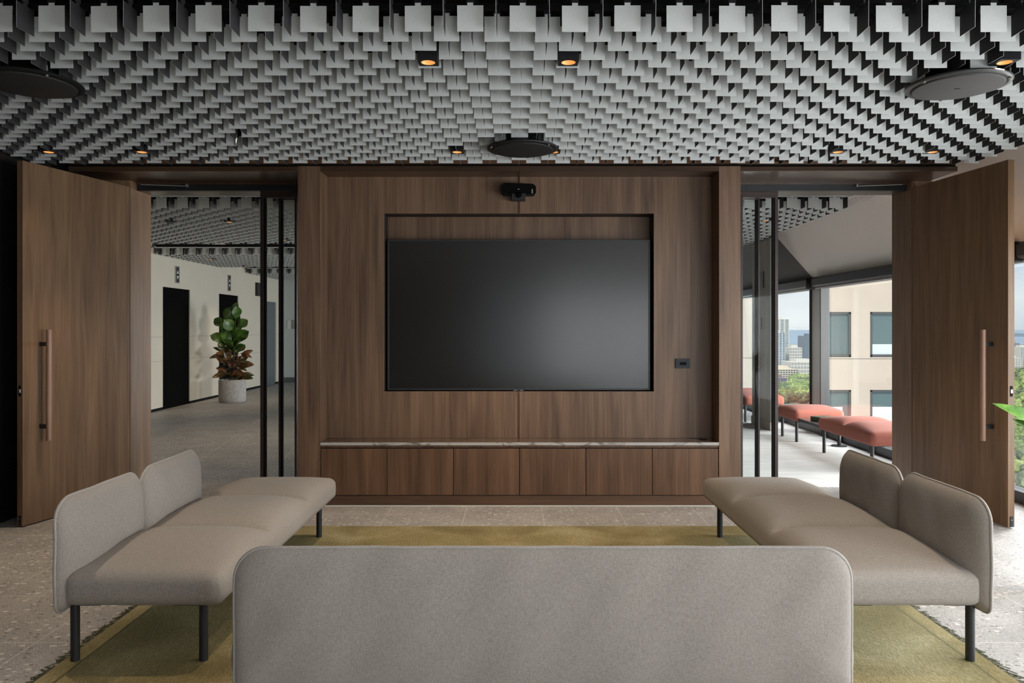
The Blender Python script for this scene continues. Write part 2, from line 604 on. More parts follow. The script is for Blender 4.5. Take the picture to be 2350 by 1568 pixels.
structure(MB().box(-6.4, YF and 4.4, YF, YF + 0.15, 0, ZP).build('wall_lobby_far', M['grey_wall']))
w = MB()
w.box(-6.3, -3.58, 6.86, 7.0, 0, ZP)
structure(w.build('wall_lobby_front', M['lobby_wall']))


# window walls ---------------------------------------------------------------
def window_side(name, y0, y1, mull):
    r = structure(empty(name, (0, 0, 0)))
    fr = MB()
    fr.box(4.13, 4.27, y0, y1, 0, 0.10)
    fr.box(4.15, 4.25, y0, y1, 1.98, 2.12)
    fr.build('window_frame', M['black'], r, 0.004)
    for (a, bb) in mull:
        MB().box(4.16, 4.22, a + 0.03, bb - 0.03, 0.1, 2.0).build('mullion', M['alu'], r, 0.003)
        MB().box(4.14, 4.26, a, a + 0.03, 0.1, 2.0).box(4.14, 4.26, bb - 0.03, bb, 0.1, 2.0).build('mullion_edge', M['black'], r, 0.002)
    ys = [y0] + [v for ab_ in mull for v in ab_] + [y1]
    for i in range(0, len(ys), 2):
        if ys[i + 1] - ys[i] > 0.05:
            MB().box(4.20, 4.212, ys[i], ys[i + 1], 0.1, 1.98).build('window_pane', M['glass'], r)
    MB().box(4.145, 4.4, y0, y1, 2.12, ZP).build('spandrel', M['black_matte'], r)
    return r


window_side('window_1', YB, 6.0, [(1.9, 2.2)])
window_side('window_2', 6.0, YF, [(10.24, 10.64), (15.6, 16.0)])
r = structure(empty('window_3'))
f = MB()
f.box(-0.6, XR, YB - 0.12, YB - 0.02, 0, 0.1).box(-0.6, XR, YB - 0.12, YB - 0.02, 2.15, 2.25)
for x in (-0.6, 1.75, 4.1):
    f.box(x, x + 0.08, YB - 0.12, YB - 0.02, 0.1, 2.15)
f.build('window_frame', M['black'], r)
MB().box(-0.55, 4.15, YB - 0.08, YB - 0.07, 0.1, 2.15).build('window_pane', M['glass'], r)

# sloping white bulkhead from the tile edge to the blinds, with slot diffusers
ED = 3.585


def slope(name, yb, yt, mat):
    """Sloping bulkhead; yb and yt are (near, far) along its lower and upper edge."""
    pts = [(3.83, 2.84, 1), (4.10, 2.13, 0), (4.14, 2.13, 0), (4.14, 2.86, 1), (3.83, 2.86, 1)]
    w_ = MB()
    vs = [(x, (yt if up else yb)[e_], z) for e_ in (0, 1) for (x, z, up) in pts]
    k_ = len(pts)
    w_.add(vs, [(i, (i + 1) % k_, k_ + (i + 1) % k_, k_ + i) for i in range(k_)] + [tuple(range(k_))[::-1], tuple(range(k_, 2 * k_))])
    return structure(w_.build(name, mat))


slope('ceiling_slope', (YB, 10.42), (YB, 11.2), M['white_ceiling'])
slope('ceiling_slope_lounge', (10.42, YF), (11.2, YF), M['shaded_ceiling'])  # far end of the white slope, its shade painted in as dark grey
s_ = MB()
for i in range(5):
    x = 3.585 + i * 0.05
    s_.box(x, x + 0.036, YB, YF, 2.84, 2.87)
structure(s_.build('ceiling_slot_diffuser', M['white_trim']))
structure(MB().box(3.57, 3.84, YB, YF, 2.872, 2.90).build('ceiling_slot_backing', M['black_matte']))


def blind(y0, y1, label):
    r_ = tag(empty('roller_blind', (4.05, (y0 + y1) / 2, 1.98)), label, 'blind', 'roller blinds along the window wall')
    r_.matrix_world
    L = (y1 - y0) / 2
    c = MB()
    prof = [(-0.055, 0.03), (-0.045, 0.012), (0.05, 0.0), (0.06, 0.02), (0.06, 0.14), (-0.04, 0.14), (-0.055, 0.12)]
    kk = len(prof)
    vs = [(x, y, z) for y in (-L, L) for (x, z) in prof]
    c.add(vs, [(i, (i + 1) % kk, kk + (i + 1) % kk, kk + i) for i in range(kk)] + [tuple(range(kk))[::-1], tuple(range(kk, 2 * kk))])
    c.build('cassette', M['black'], r_, 0.003)
    MB().box(-0.01, 0.012, -L + 0.03, L - 0.03, -0.012, 0.006).build('bottom_bar', M['alu'], r_, 0.002)
    for s in (-1, 1):
        MB().box(-0.06, 0.065, s * L - 0.008, s * L + 0.008, -0.006, 0.146).build('end_bracket', M['black_matte'], r_)


blind(6.15, 10.22, 'black roller blind cassette above the lounge window showing the beige tower')
blind(10.36, 15.3, 'black roller blind cassette above the lounge window showing the distant skyline')
blind(0.2, 6.05, 'black roller blind cassette beside the open right door edge')

# timber clad partition standing in the lounge
r = tag(empty('lounge_partition', (3.6, 11.07, 0)), 'timber clad partition end behind the glass, before the lounge window', 'partition')
MB().box(0.0, 0.05, -0.40, 0.40, 0.12, 2.70).build('timber_cladding', wood('grey_oak', (0.17, 0.138, 0.108), (0.34, 0.285, 0.235), 0.5), r)
MB().box(0.0, 0.05, -0.46, -0.40, 0.12, 2.70).build('end_cap', M['grey_wall'], r)
MB().box(-0.012, 0.06, -0.44, 0.41, 0.0, 0.12).build('skirting', M['room_wall'], r)
MB().box(-0.014, 0.0, -0.06, 0.0, 1.42, 1.60).build('flush_pull', M['black'], r)
MB().box(-0.014, 0.0, -0.14, 0.0, 2.02, 2.26).build('wall_plate', M['bronze'], r)

# ------------------------------------------------------------------ panelled screen wall
C = 6.12          # front plane of the wall
B = 6.35          # back of the recess
xl0, xl1 = -1.748, -1.565
xr0, xr1 = 1.653, 1.829
HZ = 2.703
NX0, NX1 = -1.091, 1.17          # screen niche
NZ0, NZ1 = 0.905, 2.397
NB = 6.55
wf = structure(empty('wall_front'))
MB().box(xl0, xl1, C, 6.70, 0, 2.745).build('column', M['wall_wood'], wf, 0.002)
MB().box(xr0, xr1, C, 6.70, 0, 2.745).build('column', M['wall_wood'], wf, 0.002)
SEAM = 1190
sxm = AX
p = MB()
for (a, bb) in ((xl1, sxm - 0.009), (sxm + 0.009, xr0)):
    p.box(a, bb, B, B + 0.03, NZ1, HZ)
    p.box(a, bb, B, B + 0.03, 0.515, NZ0)
p.box(xl1, NX0, B, B + 0.03, NZ0, NZ1).box(NX1, xr0, B, B + 0.03, NZ0, NZ1)
p.build('back_panel', M['wall_wood'], wf)
MB().box(sxm - 0.012, sxm + 0.012, B + 0.014, B + 0.03, 0.515, NZ0).box(sxm - 0.012, sxm + 0.012, B + 0.014, B + 0.03, NZ1, HZ).build('shadow_groove', M['cab_wood'], wf)
nm = MB()
nm.box(NX0 - 0.02, NX0, B + 0.03, NB, NZ0 - 0.02, NZ1 + 0.02)
nm.box(NX1, NX1 + 0.02, B + 0.03, NB, NZ0 - 0.02, NZ1 + 0.02)
nm.box(NX0, NX1, B + 0.03, NB, NZ1, NZ1 + 0.02)
nm.box(NX0, NX1, B + 0.03, NB, NZ0 - 0.02, NZ0)
nm.build('niche_reveal', M['dark_panel'], wf)
MB().box(NX0 - 0.02, NX1 + 0.02, NB, NB + 0.02, NZ0 - 0.02, NZ1 + 0.02).build('niche_back', M['wall_wood'], wf)
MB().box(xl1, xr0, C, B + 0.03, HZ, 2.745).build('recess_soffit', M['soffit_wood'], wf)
MB().box(xl0, xr1, 6.70, 6.90, 0, ZP).box(xl1, xr0, NB + 0.02, 6.70, 0, ZP).build('wall_core', M['lobby_wall'], wf)
# header above the openings
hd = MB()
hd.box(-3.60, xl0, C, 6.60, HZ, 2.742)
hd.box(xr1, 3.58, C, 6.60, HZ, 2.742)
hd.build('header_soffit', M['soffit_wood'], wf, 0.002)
hb = MB()
for (a, bb) in ((-3.60, xl0), (xr1, 3.58)):
    hb.box(a, bb, 6.60, 6.65, 2.634, 2.684)
hb.build('door_track', M['black'], wf)
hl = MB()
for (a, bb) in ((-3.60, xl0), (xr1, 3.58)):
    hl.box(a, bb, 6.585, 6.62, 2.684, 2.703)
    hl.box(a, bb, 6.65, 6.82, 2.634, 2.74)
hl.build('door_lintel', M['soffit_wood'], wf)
MB().box(-3.6, 3.58, C + 0.03, C + 0.06, 2.742, 2.765).build('shadow_gap', M['black_matte'], wf)
MB().box(-3.6, xr1 - 0.02, C + 0.0, 6.9, 2.765, ZP).build('upper_fascia', M['cab_wood_h'], wf)
cl = MB()
cl.box(xr1 - 0.02, 3.58, C + 0.02, 6.9, 2.765, 2.785).box(xr1 - 0.02, 3.58, C + 0.08, 6.9, 2.785, ZP)
for x in (1.81, 1.98, 2.27, 2.66, 2.95, 3.12, 3.5):
    cl.box(x, x + 0.035, C + 0.0, C + 0.08, 2.785, ZP)
cl.build('clerestory_frame', M['cab_wood_h'], wf)
pn = MB()
for (a, bb) in ((1.845, 1.98), (2.305, 2.66), (2.695, 2.95)):
    pn.box(a, bb, C + 0.03, C + 0.05, 2.785, ZP)
pn.build('clerestory_panel', M['grey_wall'], wf)
# jambs of both doors
MB().box(-3.60, -3.285, 6.49, 6.86, 0, HZ).build('door_jamb', M['door_wood'], wf, 0.002)
MB().box(3.417, 3.60, 6.52, 6.86, 0, HZ).build('door_jamb', M['door_wood'], wf, 0.002)
MB().box(-3.78, -3.60, 6.2, 6.86, 0, ZP).build('return_panel', M['dark_panel'], wf)
structure(MB().box(xl0, xr1, C - 0.012, C + 0.0, 0, 0.006).build('trim_1', M['white_trim']))


# the big swing doors ----------------------------------------------------------
def door(name, hinge, near, label, side, other):
    """Leaf from the hinge towards the camera; local +x runs from hinge to free edge."""
    hx, hy = hinge
    dx, dy = near[0] - hx, near[1] - hy
    L = math.hypot(dx, dy)
    r_ = structure(empty(name, (hx, hy, 0), math.atan2(dy, dx)), label)
    # visible face at local y = 0, leaf thickness on the far side
    t = 0.05 * side
    MB().box(0, L, min(0, t), max(0, t), 0.008, 2.643).build('door_leaf', M['door_wood'], r_, 0.0015)
    for sgn, dist, on in ((-side, 0.0, True), (side, 0.05, other)):
        if not on:
            continue
        y0 = (0.0 if sgn == -side else t)
        yc = y0 + sgn * 0.072
        hx_ = L - 0.155
        h = MB()
        h.cyl((hx_, yc, 0.607), (hx_, yc, 1.424), 0.019, 24)
        hh = h.build('door_handle', M['handle_wood'], r_)
        for z in (0.71, 1.318):
            mt = MB().box(hx_ - 0.014, hx_ + 0.014, min(y0, yc - sgn * 0.012), max(y0, yc - sgn * 0.012), z - 0.015, z + 0.015).build('handle_mount', M['black'], hh)
            mt['label'] = 'black steel handle mount'
    ym = t / 2
    sp = MB()
    sp.box(L, L + 0.002, ym - 0.011, ym + 0.011, 0.945, 1.02)
    q = sp.build('strike_plate', M['black_matte'], r_, 0.002)
    MB().box(L + 0.001, L + 0.006, ym - 0.008, ym + 0.008, 0.968, 0.996).build('latch', M['steel'], q, 0.002)
    q = MB().box(L, L + 0.003, ym - 0.012, ym + 0.012, 0.012, 0.085).build('floor_bolt', M['black'], r_)
    MB().cyl((L + 0.002, ym, 0.06), (L + 0.006, ym, 0.06), 0.004, 10).build('bolt_screw', M['steel'], q)
    return r_


door('door_1', (-3.283, 6.475), (-3.537, 5.456), 'tall timber door standing open on the left', -1, False)
door('door_2', (3.417, 6.51), (3.537, 5.43), 'tall timber door standing open on the right', 1, True)
for sx_, x0 in ((-1, -3.2), (1, 3.33)):
    c_ = MB()
    c_.cyl((x0, 6.50, 2.668), (x0 - sx_ * 0.36, 6.57, 2.668), 0.004, 8)
    c_.box(x0 - sx_ * 0.36 - 0.006, x0 - sx_ * 0.36 + 0.006, 6.56, 6.60, 2.662, 2.684)
    tag(c_.build('door_closer_arm', M['alu']), 'thin steel closer arm above the %s doorway' % ('left' if sx_ < 0 else 'right'), 'door closer', 'door closer arms')


# glazed sliding panels in bronze frames beside the columns
def sliding(name, s, xs, y, label):
    """xs = (stile outer, stile inner, hidden end); s mirrors."""
    r_ = structure(empty(name, (0, 0, 0)), label)
    a, b_, c_ = xs
    fr = MB()
    fr.box(min(a, b_), max(a, b_), y, y + 0.04, 0.0, 2.634)
    fr.build('stile', M['bronze'], r_, 0.002)
    MB().box(min(b_, b_ - s * 0.02), max(b_, b_ - s * 0.02), y + 0.006, y + 0.036, 0.0, 2.634).build('brush_seal', M['black_matte'], r_)
    MB().box(min(b_, c_), max(b_, c_), y, y + 0.04, 2.59, 2.634).box(min(b_, c_), max(b_, c_), y, y + 0.04, 0, 0.03).build('rail', M['bronze'], r_)
    MB().box(min(b_, c_), max(b_, c_), y + 0.016, y + 0.026, 0.03, 2.59).build('glass_pane', M['door_glass'], r_)
    return r_


sliding('door_3', -1, (-2.245, -2.216, -1.93), 6.70, 'bronze framed glass sliding panel, outer one left of the screen wall')
sliding('door_4', -1, (-2.114, -2.097, -1.75), 6.80, 'bronze framed glass sliding panel, inner one left of the screen wall')
sliding('door_5', 1, (2.333, 2.305, 2.02), 6.70, 'bronze framed glass sliding panel, outer one right of the screen wall')
sliding('door_6', 1, (2.204, 2.188, 1.83), 6.80, 'bronze framed glass sliding panel, inner one right of the screen wall')
structure(MB().box(-1.939, -1.921, 6.695, 6.745, 0, 2.634).build('trim_2', M['bronze']))
structure(MB().box(2.005, 2.019, 6.695, 6.745, 0, 2.634).build('trim_3', M['bronze']))
structure(MB().box(-1.95, -1.748, 6.66, 6.69, 2.60, 2.70).box(1.829, 2.04, 6.66, 6.69, 2.60, 2.70).build('trim_4', M['bronze']))

# ------------------------------------------------------------------ media cabinet
cb = tag(empty('media_cabinet', (AX, C, 0)), 'low walnut cabinet with six doors below the wall screen', 'cabinet')
x0, x1 = xl1 + 0.004 - AX, xr0 - 0.004 - AX
MB().box(x0 + 0.004, x1 - 0.004, 0.024, 0.22, 0.0, 0.488).build('carcass', M['dark_panel'], cb)
MB().box(x0, x1, 0.004, 0.024, 0.0, 0.083).build('plinth', M['cab_wood_h'], cb, 0.001)
MB().box(x0, x1, 0.006, 0.03, 0.470, 0.488).build('top_rail', M['cab_wood'], cb, 0.001)
wd = (x1 - x0) / 6
for i in range(6):
    MB().box(x0 + i * wd + 0.0025, x0 + (i + 1) * wd - 0.0025, 0.0, 0.02, 0.088, 0.462).build('cabinet_door', M['cab_wood'], cb, 0.0015)
mw = MB().box(xl1 + 0.001, xr0 - 0.001, C - 0.001, B + 0.0, 0.49, 0.514).build('marble_worktop', M['marble'], None, 0.001)
tag(mw, 'polished brown veined marble shelf with a pale edge on the low cabinet', 'worktop')
ed = MB().box(xl1 + 0.001, xr0 - 0.001, C - 0.004, C - 0.001, 0.49, 0.513).build('edge', M['marble_edge'], mw)
ed['label'] = 'pale grey veined marble edge'
tag(MB().lathe((1.56, 6.27, 0.514), [(0.0, 0.006), (0.028, 0.006), (0.034, 0.003), (0.036, 0.0)], 24).build('cable_grommet', M['black']),
    'round black cable grommet in the right end of the marble shelf', 'grommet')

# ------------------------------------------------------------------ wall screen
tv = tag(empty('television', (0, 6.42, 0.91)), 'large black wall screen in the timber niche', 'television')
tx0, tx1 = (889 - VX) * 6.42 / F, (1492 - VX) * 6.42 / F
tz0, tz1 = EYE - (895.5 - VY) * 6.42 / F - 0.91, EYE - (550.5 - VY) * 6.42 / F - 0.91
MB().box(tx0, tx1, 0.012, 0.07, tz0, tz1).build('housing', M['black'], tv, 0.003)
bz = MB()
bw = 0.014
bz.box(tx0, tx1, 0, 0.014, tz1 - bw, tz1).box(tx0, tx1, 0, 0.014, tz0, tz0 + bw)
bz.box(tx0, tx0 + bw, 0, 0.014, tz0 + bw, tz1 - bw).box(tx1 - bw, tx1, 0, 0.014, tz0 + bw, tz1 - bw)
bz.build('bezel', M['bezel'], tv, 0.001)
MB().box(tx0 + bw, tx1 - bw, 0.005, 0.013, tz0 + bw, tz1 - bw).build('screen', M['screen'], tv)
tab = MB().box(AX - 0.045, AX + 0.045, -0.003, 0.012, tz0 - 0.008, tz0 + 0.004).build('logo_tab', M['black'], tv)
MB().box(AX - 0.038, AX - 0.012, -0.004, -0.003, tz0 - 0.002, tz0 + 0.001).box(AX + 0.012, AX + 0.038, -0.004, -0.003, tz0 - 0.002, tz0 + 0.001).build('logo_mark', M['steel'], tab)
MB().box(-0.4, 0.5, 0.07, 0.13, 0.35, 0.95).build('wall_mount', M['black_matte'], tv)

# video camera bar above the screen
vc = tag(empty('video_camera', (AX, 6.35, 2.57)), 'black video meeting camera bar above the wall screen', 'camera')
q = MB()
pr = [(-0.138, -0.012), (-0.138, 0.035), (-0.118, 0.062), (0.118, 0.054), (0.138, 0.035), (0.138, -0.012), (0.125, -0.022), (0.11, -0.025), (-0.11, -0.025), (-0.125, -0.022)]
kk = len(pr)
q.add([(x, y, z) for y in (-0.085, 0.0) for (x, z) in pr], [(i, (i + 1) % kk, kk + (i + 1) % kk, kk + i) for i in range(kk)] + [tuple(range(kk)), tuple(range(kk, 2 * kk))[::-1]])
q.build('bar', plain('black_gloss', (0.004, 0.004, 0.004), 0.15), vc, 0.006)
bd = MB().box(-0.058, 0.058, -0.095, 0.0, -0.075, -0.02).build('camera_body', M['black'], vc, 0.004)
q = MB()
q.cyl((0, -0.095, -0.035), (0, -0.110, -0.035), 0.026, 28)
q.build('lens', plain('lens_glass', (0.003, 0.003, 0.004), 0.05), bd)
MB().box(0.108, 0.118, -0.088, -0.084, -0.02, 0.015).build('side_light', M['steel'], vc)
MB().box(-0.008, 0.008, -0.090, -0.084, 0.012, 0.018).build('logo_mark', M['steel'], vc)

# control panel on the wall
cp_ = tag(empty('control_panel', ((1566.5 - VX) * B / F, B, EYE - (834.5 - VY) * B / F)), 'small black control panel on the timber wall right of the screen', 'control panel')
MB().box(-0.061, 0.061, -0.014, 0.0, -0.040, 0.040).build('housing', M['black'], cp_, 0.003)
MB().box(-0.052, 0.052, -0.017, -0.014, -0.032, 0.032).build('faceplate', plain('dark_blue_glass', (0.012, 0.018, 0.026), 0.35, spec=0.25), cp_)
MB().box(-0.028, 0.028, -0.018, -0.017, -0.012, 0.012).build('display', M['black_matte'], cp_)

# ------------------------------------------------------------------ ceiling of hanging tiles and fins
S = 0.1125
ZT = EYE + 11.36 * S        # lower edge of tiles
D0 = 3.26


def tile_mesh():
    t_ = MB()
    t_.box(-S / 2, S / 2, -0.001, 0.001, 0, S)
    t_.box(-0.0125, 0.0125, -0.001, 0.001, S, S + 0.012)
    t_.box(-0.016, 0.016, -0.004, 0.004, S + 0.012, S + 0.03, mi=1)
    return t_


def fin_mesh():
    t_ = MB()
    t_.add([(-0.001, -S / 2, 0), (-0.001, S / 2, 0), (-0.001, S / 2, S), (-0.001, -S / 2, S), (0.001, -S / 2, 0), (0.001, S / 2, 0), (0.001, S / 2, S), (0.001, -S / 2, S)],
           [(0, 3, 2, 1), (4, 5, 6, 7)], 0)
    t_.add([(-0.001, -S / 2, 0), (0.001, -S / 2, 0), (0.001, S / 2, 0), (-0.001, S / 2, 0), (-0.001, -S / 2, S), (0.001, -S / 2, S), (0.001, S / 2, S), (-0.001, S / 2, S)],
           [(0, 1, 5, 4), (3, 2, 1, 0), (2, 3, 7, 6), (4, 5, 6, 7)], 1)
    t_.box(-0.001, 0.001, -0.0125, 0.0125, S, S + 0.012)
    t_.box(-0.004, 0.004, -0.016, 0.016, S + 0.012, S + 0.03)
    return t_


tile_me = tile_mesh().mesh('ceiling_tile', [M['tile'], M['black']])
fin_me = fin_mesh().mesh('ceiling_fin', [M['fin'], M['fin_edge']])

LIGHTS = [(-0.4135, 3.648), (0.2615, 3.648), (2.36, 3.648), (-2.70, 3.648), (-0.4135, 5.50), (0.2865, 5.50), (-2.70, 5.50), (-3.376, 5.50), (2.348, 5.50), (3.034, 5.50)]
DISCS = [(2.28, 3.90), (-2.47, 3.85), (0.057, 5.25)]


def blocked(x, y):
    for (a, b_) in LIGHTS:
        if abs(x - a) < 0.07 and -0.058 < y - b_ < 0.055:
            return True
    if abs(x + 1.90) < 0.05 and abs(y - 5.17) < 0.06:
        return True
    for (a, b_) in DISCS:
        if (x - a) ** 2 + (y - b_) ** 2 < 0.15 ** 2:
            return True
    return False


cells = {'tile': [], 'fin': []}
for j in range(24):
    y = D0 + j * S
    for i in range(-34, 32):
        x = 0.0365 + i * S
        if x < XL + 0.06 or blocked(x, y):
            continue
        cells['tile' if (i + j) % 2 == 0 else 'fin'].append((j, x, y))


def in_frame(x, y, half):
    px = VX + x * F / y
    return px + half > 2 and px - half < 2348


BEGIN_KIND = {'tile': ('ceiling_tile', tile_me, 'pale square ceiling tile in the %s, %s from the left', 'ceiling tile', 'pale hanging ceiling tiles'),
              'fin': ('ceiling_fin', fin_me, 'dark upright ceiling fin in the %s, %s from the left', 'ceiling fin', 'dark hanging ceiling fins')}
for kind in ('tile', 'fin'):
    nm_, me_, lab, cat, grp = BEGIN_KIND[kind]
    single = set()
    rows = {}
    for c_ in cells[kind]:
        if in_frame(c_[1], c_[2], (S / 2 if kind == 'tile' else 0.01) * F / c_[2]):
            rows.setdefault(c_[0], []).append(c_)
    count = 0
    rest = MB()
    for j in sorted(rows):
        rr = sorted(rows[j], key=lambda q: q[1])
        if count + len(rr) > 300:
            break
        for k_, c_ in enumerate(rr):
            o = bpy.data.objects.new(nm_, me_)
            COL.objects.link(o)
            o.location = (c_[1], c_[2], ZT + R.uniform(-0.002, 0.002))
            o.rotation_euler = (R.uniform(-0.02, 0.02), R.uniform(-0.008, 0.008), R.uniform(-0.025, 0.025))
            row = 'front row' if j == 0 else ordinal(j + 1) + ' row back'
            tag(o, lab % (row, ordinal(k_ + 1)), cat, grp, 'thing')
            single.add(c_)
            count += 1
    for c_ in cells[kind]:
        if c_ in single:
            continue
        T = Matrix.Translation((c_[1], c_[2], ZT + R.uniform(-0.002, 0.002))) @ Matrix.Rotation(R.uniform(-0.025, 0.025), 4, 'Z') @ Matrix.Rotation(R.uniform(-0.02, 0.02), 4, 'X')
        src = tile_mesh() if kind == 'tile' else fin_mesh()
        b0 = len(rest.v)
        rest.v += [tuple(T @ Vector(p_)) for p_ in src.v]
        rest.f += [tuple(i + b0 for i in q_) for q_ in src.f]
        rest.mi += src.mi
        rest.sm += src.sm
    o = rest.build('ceiling_tiles' if kind == 'tile' else 'ceiling_fins', [M['tile'], M['black']] if kind == 'tile' else [M['fin'], M['fin_edge']])
    tag(o, 'field of small %s hanging towards the screen wall' % ('pale ceiling tiles' if kind == 'tile' else 'dark ceiling fins'), cat + 's', grp, 'stuff')

# carrier rails of the hanging ceiling
g = MB()
for j in range(24):
    y = D0 + j * S
    g.box(XL, 3.56, y - 0.012, y + 0.012, ZT + S + 0.03, ZT + S + 0.055)
for x in (-3.4, -2.35, -1.3, -0.2, 0.85, 1.9, 2.95):
    g.box(x, x + 0.04, D0 - 0.1, D0 + 23 * S, ZT + S + 0.055, ZT + S + 0.10)
structure(g.build('ceiling_grid', M['black_matte']))
structure(MB().box(XL, 3.56, 3.10, 3.13, 2.835, 2.86).build('trim_5', M['alu']))


def raft(name, X0, X1, ya, yb, phase, label):
    nj = int((yb - ya) / S)
    for kind in ('tile', 'fin'):
        m_ = MB()
        for j in range(nj):
            y = ya + j * S
            i0, i1 = int(math.floor((X0 - phase) / S)), int(math.ceil((X1 - phase) / S))
            for i in range(i0, i1 + 1):
                x = phase + i * S
                if x < X0 or x > X1 or ((i + j) % 2 == 0) != (kind == 'tile'):
                    continue
                if any(abs(x - a) < 0.075 and abs(y - b_) < 0.075 for a, b_ in LOBBY_LIGHTS):
                    continue
                if kind == 'tile':
                    m_.box(x - S / 2, x + S / 2, y - 0.001, y + 0.001, ZT, ZT + S)
                    if j == 0:
                        m_.box(x - 0.0125, x + 0.0125, y - 0.001, y + 0.001, ZT + S, ZT + S + 0.03)
                else:
                    m_.box(x - 0.001, x + 0.001, y - S / 2, y + S / 2, ZT, ZT + S)
        o_ = m_.build('ceiling_%ss' % kind, M['tile'] if kind == 'tile' else M['fin'])
        tag(o_, label % ('pale ceiling tiles' if kind == 'tile' else 'dark ceiling fins'), 'ceiling %ss' % kind, 'hanging ceiling of the lobby', 'stuff')
    q_ = MB()
    for j in range(0, nj, 2):
        q_.box(X0, X1, ya + j * S - 0.01, ya + j * S + 0.01, ZT + S + 0.025, ZT + S + 0.05)
    q_.box(X0, X1, ya - 0.1, ya - 0.06, ZT + S + 0.0, ZT + S + 0.05)
    structure(q_.build(name, M['black_matte']))
    structure(MB().box(X0, X1, ya - 0.13, ya - 0.10, ZT + S - 0.012, ZT + S + 0.006).build('trim_' + name.split('_')[-1], M['grey_wall']))


LOBBY_LIGHTS = [(-4.12, 9.1), (-3.416, 9.1), (-3.32, 10.93), (-5.576, 13.94), (-5.53, 15.6), (2.99, 9.0)]
raft('ceiling_grid_6', -6.12, -1.4, 8.02, 11.6, -3.733, 'hanging %s over the near lobby floor')
raft('ceiling_grid_7', -6.12, -1.8, 13.05, 15.95, -3.733, 'hanging %s over the lobby by the first lift')
raft('ceiling_grid_8', -6.12, -2.6, 17.5, 20.1, -3.733, 'hanging %s at the far end of the lobby')
raft('ceiling_grid_9', 2.1, 3.52, 8.02, 12.2, 2.94, 'hanging %s over the lounge beside the white slope')


# downlights ---------------------------------------------------------------------
def downlight(x, y, label, group, on=True, power=5.0, spread=84):
    r_ = tag(empty('downlight', (x, y, 2.711)), label, 'downlight', group)
    h = MB()
    a = 0.0475
    vs = [(-a, -a), (a, -a), (a, a), (-a, a)]
    h.add([(px, py, z) for z in (0, 0.10) for (px, py) in vs], [(0, 1, 5, 4), (1, 2, 6, 5), (2, 3, 7, 6), (3, 0, 4, 7), (4, 5, 6, 7)], 0)
    seg = 32
    ring = []
    outer = []
    for i in range(seg):
        t_ = 2 * math.pi * i / seg
        cx, cy = math.cos(t_), math.sin(t_)
        ring.append((0.034 * cx, 0.034 * cy, 0))
        k_ = a / max(abs(cx), abs(cy))
        outer.append((k_ * cx, k_ * cy, 0))
    h.add(ring + outer, [(i, (i + 1) % seg, seg + (i + 1) % seg, seg + i) for i in range(seg)])
    h.box(-0.012, 0.012, -0.012, 0.012, 0.10, 0.42)
    h.build('housing', M['black'], r_)
    MB().lathe((0, 0, 0), [(0.034, 0.001), (0.026, 0.022), (0.012, 0.036), (0.0, 0.038)], 32).build('reflector', M['glow'] if on else M['bezel'], r_)
    if on:
        MB().lathe((0, 0, 0.032), [(0.008, 0.003), (0.007, 0.0), (0.0, -0.001)], 16).build('lamp', M['bulb'], r_)
        d = bpy.data.lights.new('downlight_beam', 'SPOT')
        d.energy = power
        d.color = (1.0, 0.80, 0.58)
        d.spot_size = math.radians(spread)
        d.spot_blend = 1.0
        d.shadow_soft_size = 0.025
        lo = bpy.data.objects.new('downlight_beam', d)
        lo.location = (0, 0, -0.004)
        COL.objects.link(lo)
        lo.parent = r_


G1 = 'square downlights in the room ceiling'
for (x, y), lb in zip(LIGHTS, ('black square downlight in front, left of the ceiling centre line', 'black square downlight in front, right of the ceiling centre line',
                               'black square downlight above the round window-lit speaker at top right', 'black square downlight left of the picture beside the round black speaker',
                               'black square downlight just left of the centre ceiling speaker', 'black square downlight half hidden behind the centre ceiling speaker',
                               'black square downlight over the left doorway', 'black square downlight above the edge of the open left door',
                               'black square downlight over the right doorway', 'black square downlight above the open right door')):
    downlight(x, y, lb, G1, True, 14.0 if abs(x) > 3 else 95.0, 46 if abs(x) > 3 else 84)
G2 = 'square downlights in the lobby ceiling'
for (x, y), lb, on in zip(LOBBY_LIGHTS, ('unlit black downlight in the near lobby ceiling, left one', 'lit square downlight in the near lobby ceiling centre', 'lit downlight in the lobby ceiling seen through the glass',
                                         'lit downlight in the second lobby ceiling bay', 'lit downlight in the lobby ceiling above the plant', 'lit square downlight over the lounge seen through glass'),
                          (False, True, True, True, True, True)):
    downlight(x, y, lb, G2, on, 55.0)


# round pendant ceiling speakers -----------------------------------------------------
def speaker(x, y, z, label, mat_face, mat_rim, cab=True):
    r_ = tag(empty('ceiling_speaker', (x, y, z)), label, 'speaker', 'round ceiling speakers')
    MB().lathe((0, 0, 0), [(0.0, 0.05), (0.12, 0.05), (0.20, 0.035), (0.243, 0.02), (0.246, 0.014), (0.243, 0.009), (0.216, 0.004), (0.212, 0.006)], 64).build('speaker_body', mat_rim, r_)
    MB().lathe((0, 0, 0), [(0.213, 0.006), (0.211, -0.001), (0.205, -0.003), (0.0, -0.004)], 64).build('grille', mat_face, r_)
    MB().box(-0.014, 0.014, -0.003, 0.003, -0.006, -0.004).build('name_plate', M['black'], r_)
    MB().box(-0.11, 0.11, -0.10, 0.10, 0.05, 0.13).build('back_box', M['black_matte'], r_)
    for k_ in range(3):
        a = math.radians(200 + 120 * k_)
        px, py = 0.228 * math.cos(a), 0.228 * math.sin(a)
        c_ = MB()
        c_.tube([(px, py, 0.004), (px, py, 0.03), (px * 0.995, py * 0.995, 0.10), (px * 0.97, py * 0.97, 0.25)], 0.0016, 6)
        c_.cyl((px, py, 0.03), (px, py, 0.055), 0.005, 10)
        c_.cyl((px, py, 0.0), (px, py, 0.012), 0.008, 10)
        c_.build('suspension_cable', M['steel'], r_)


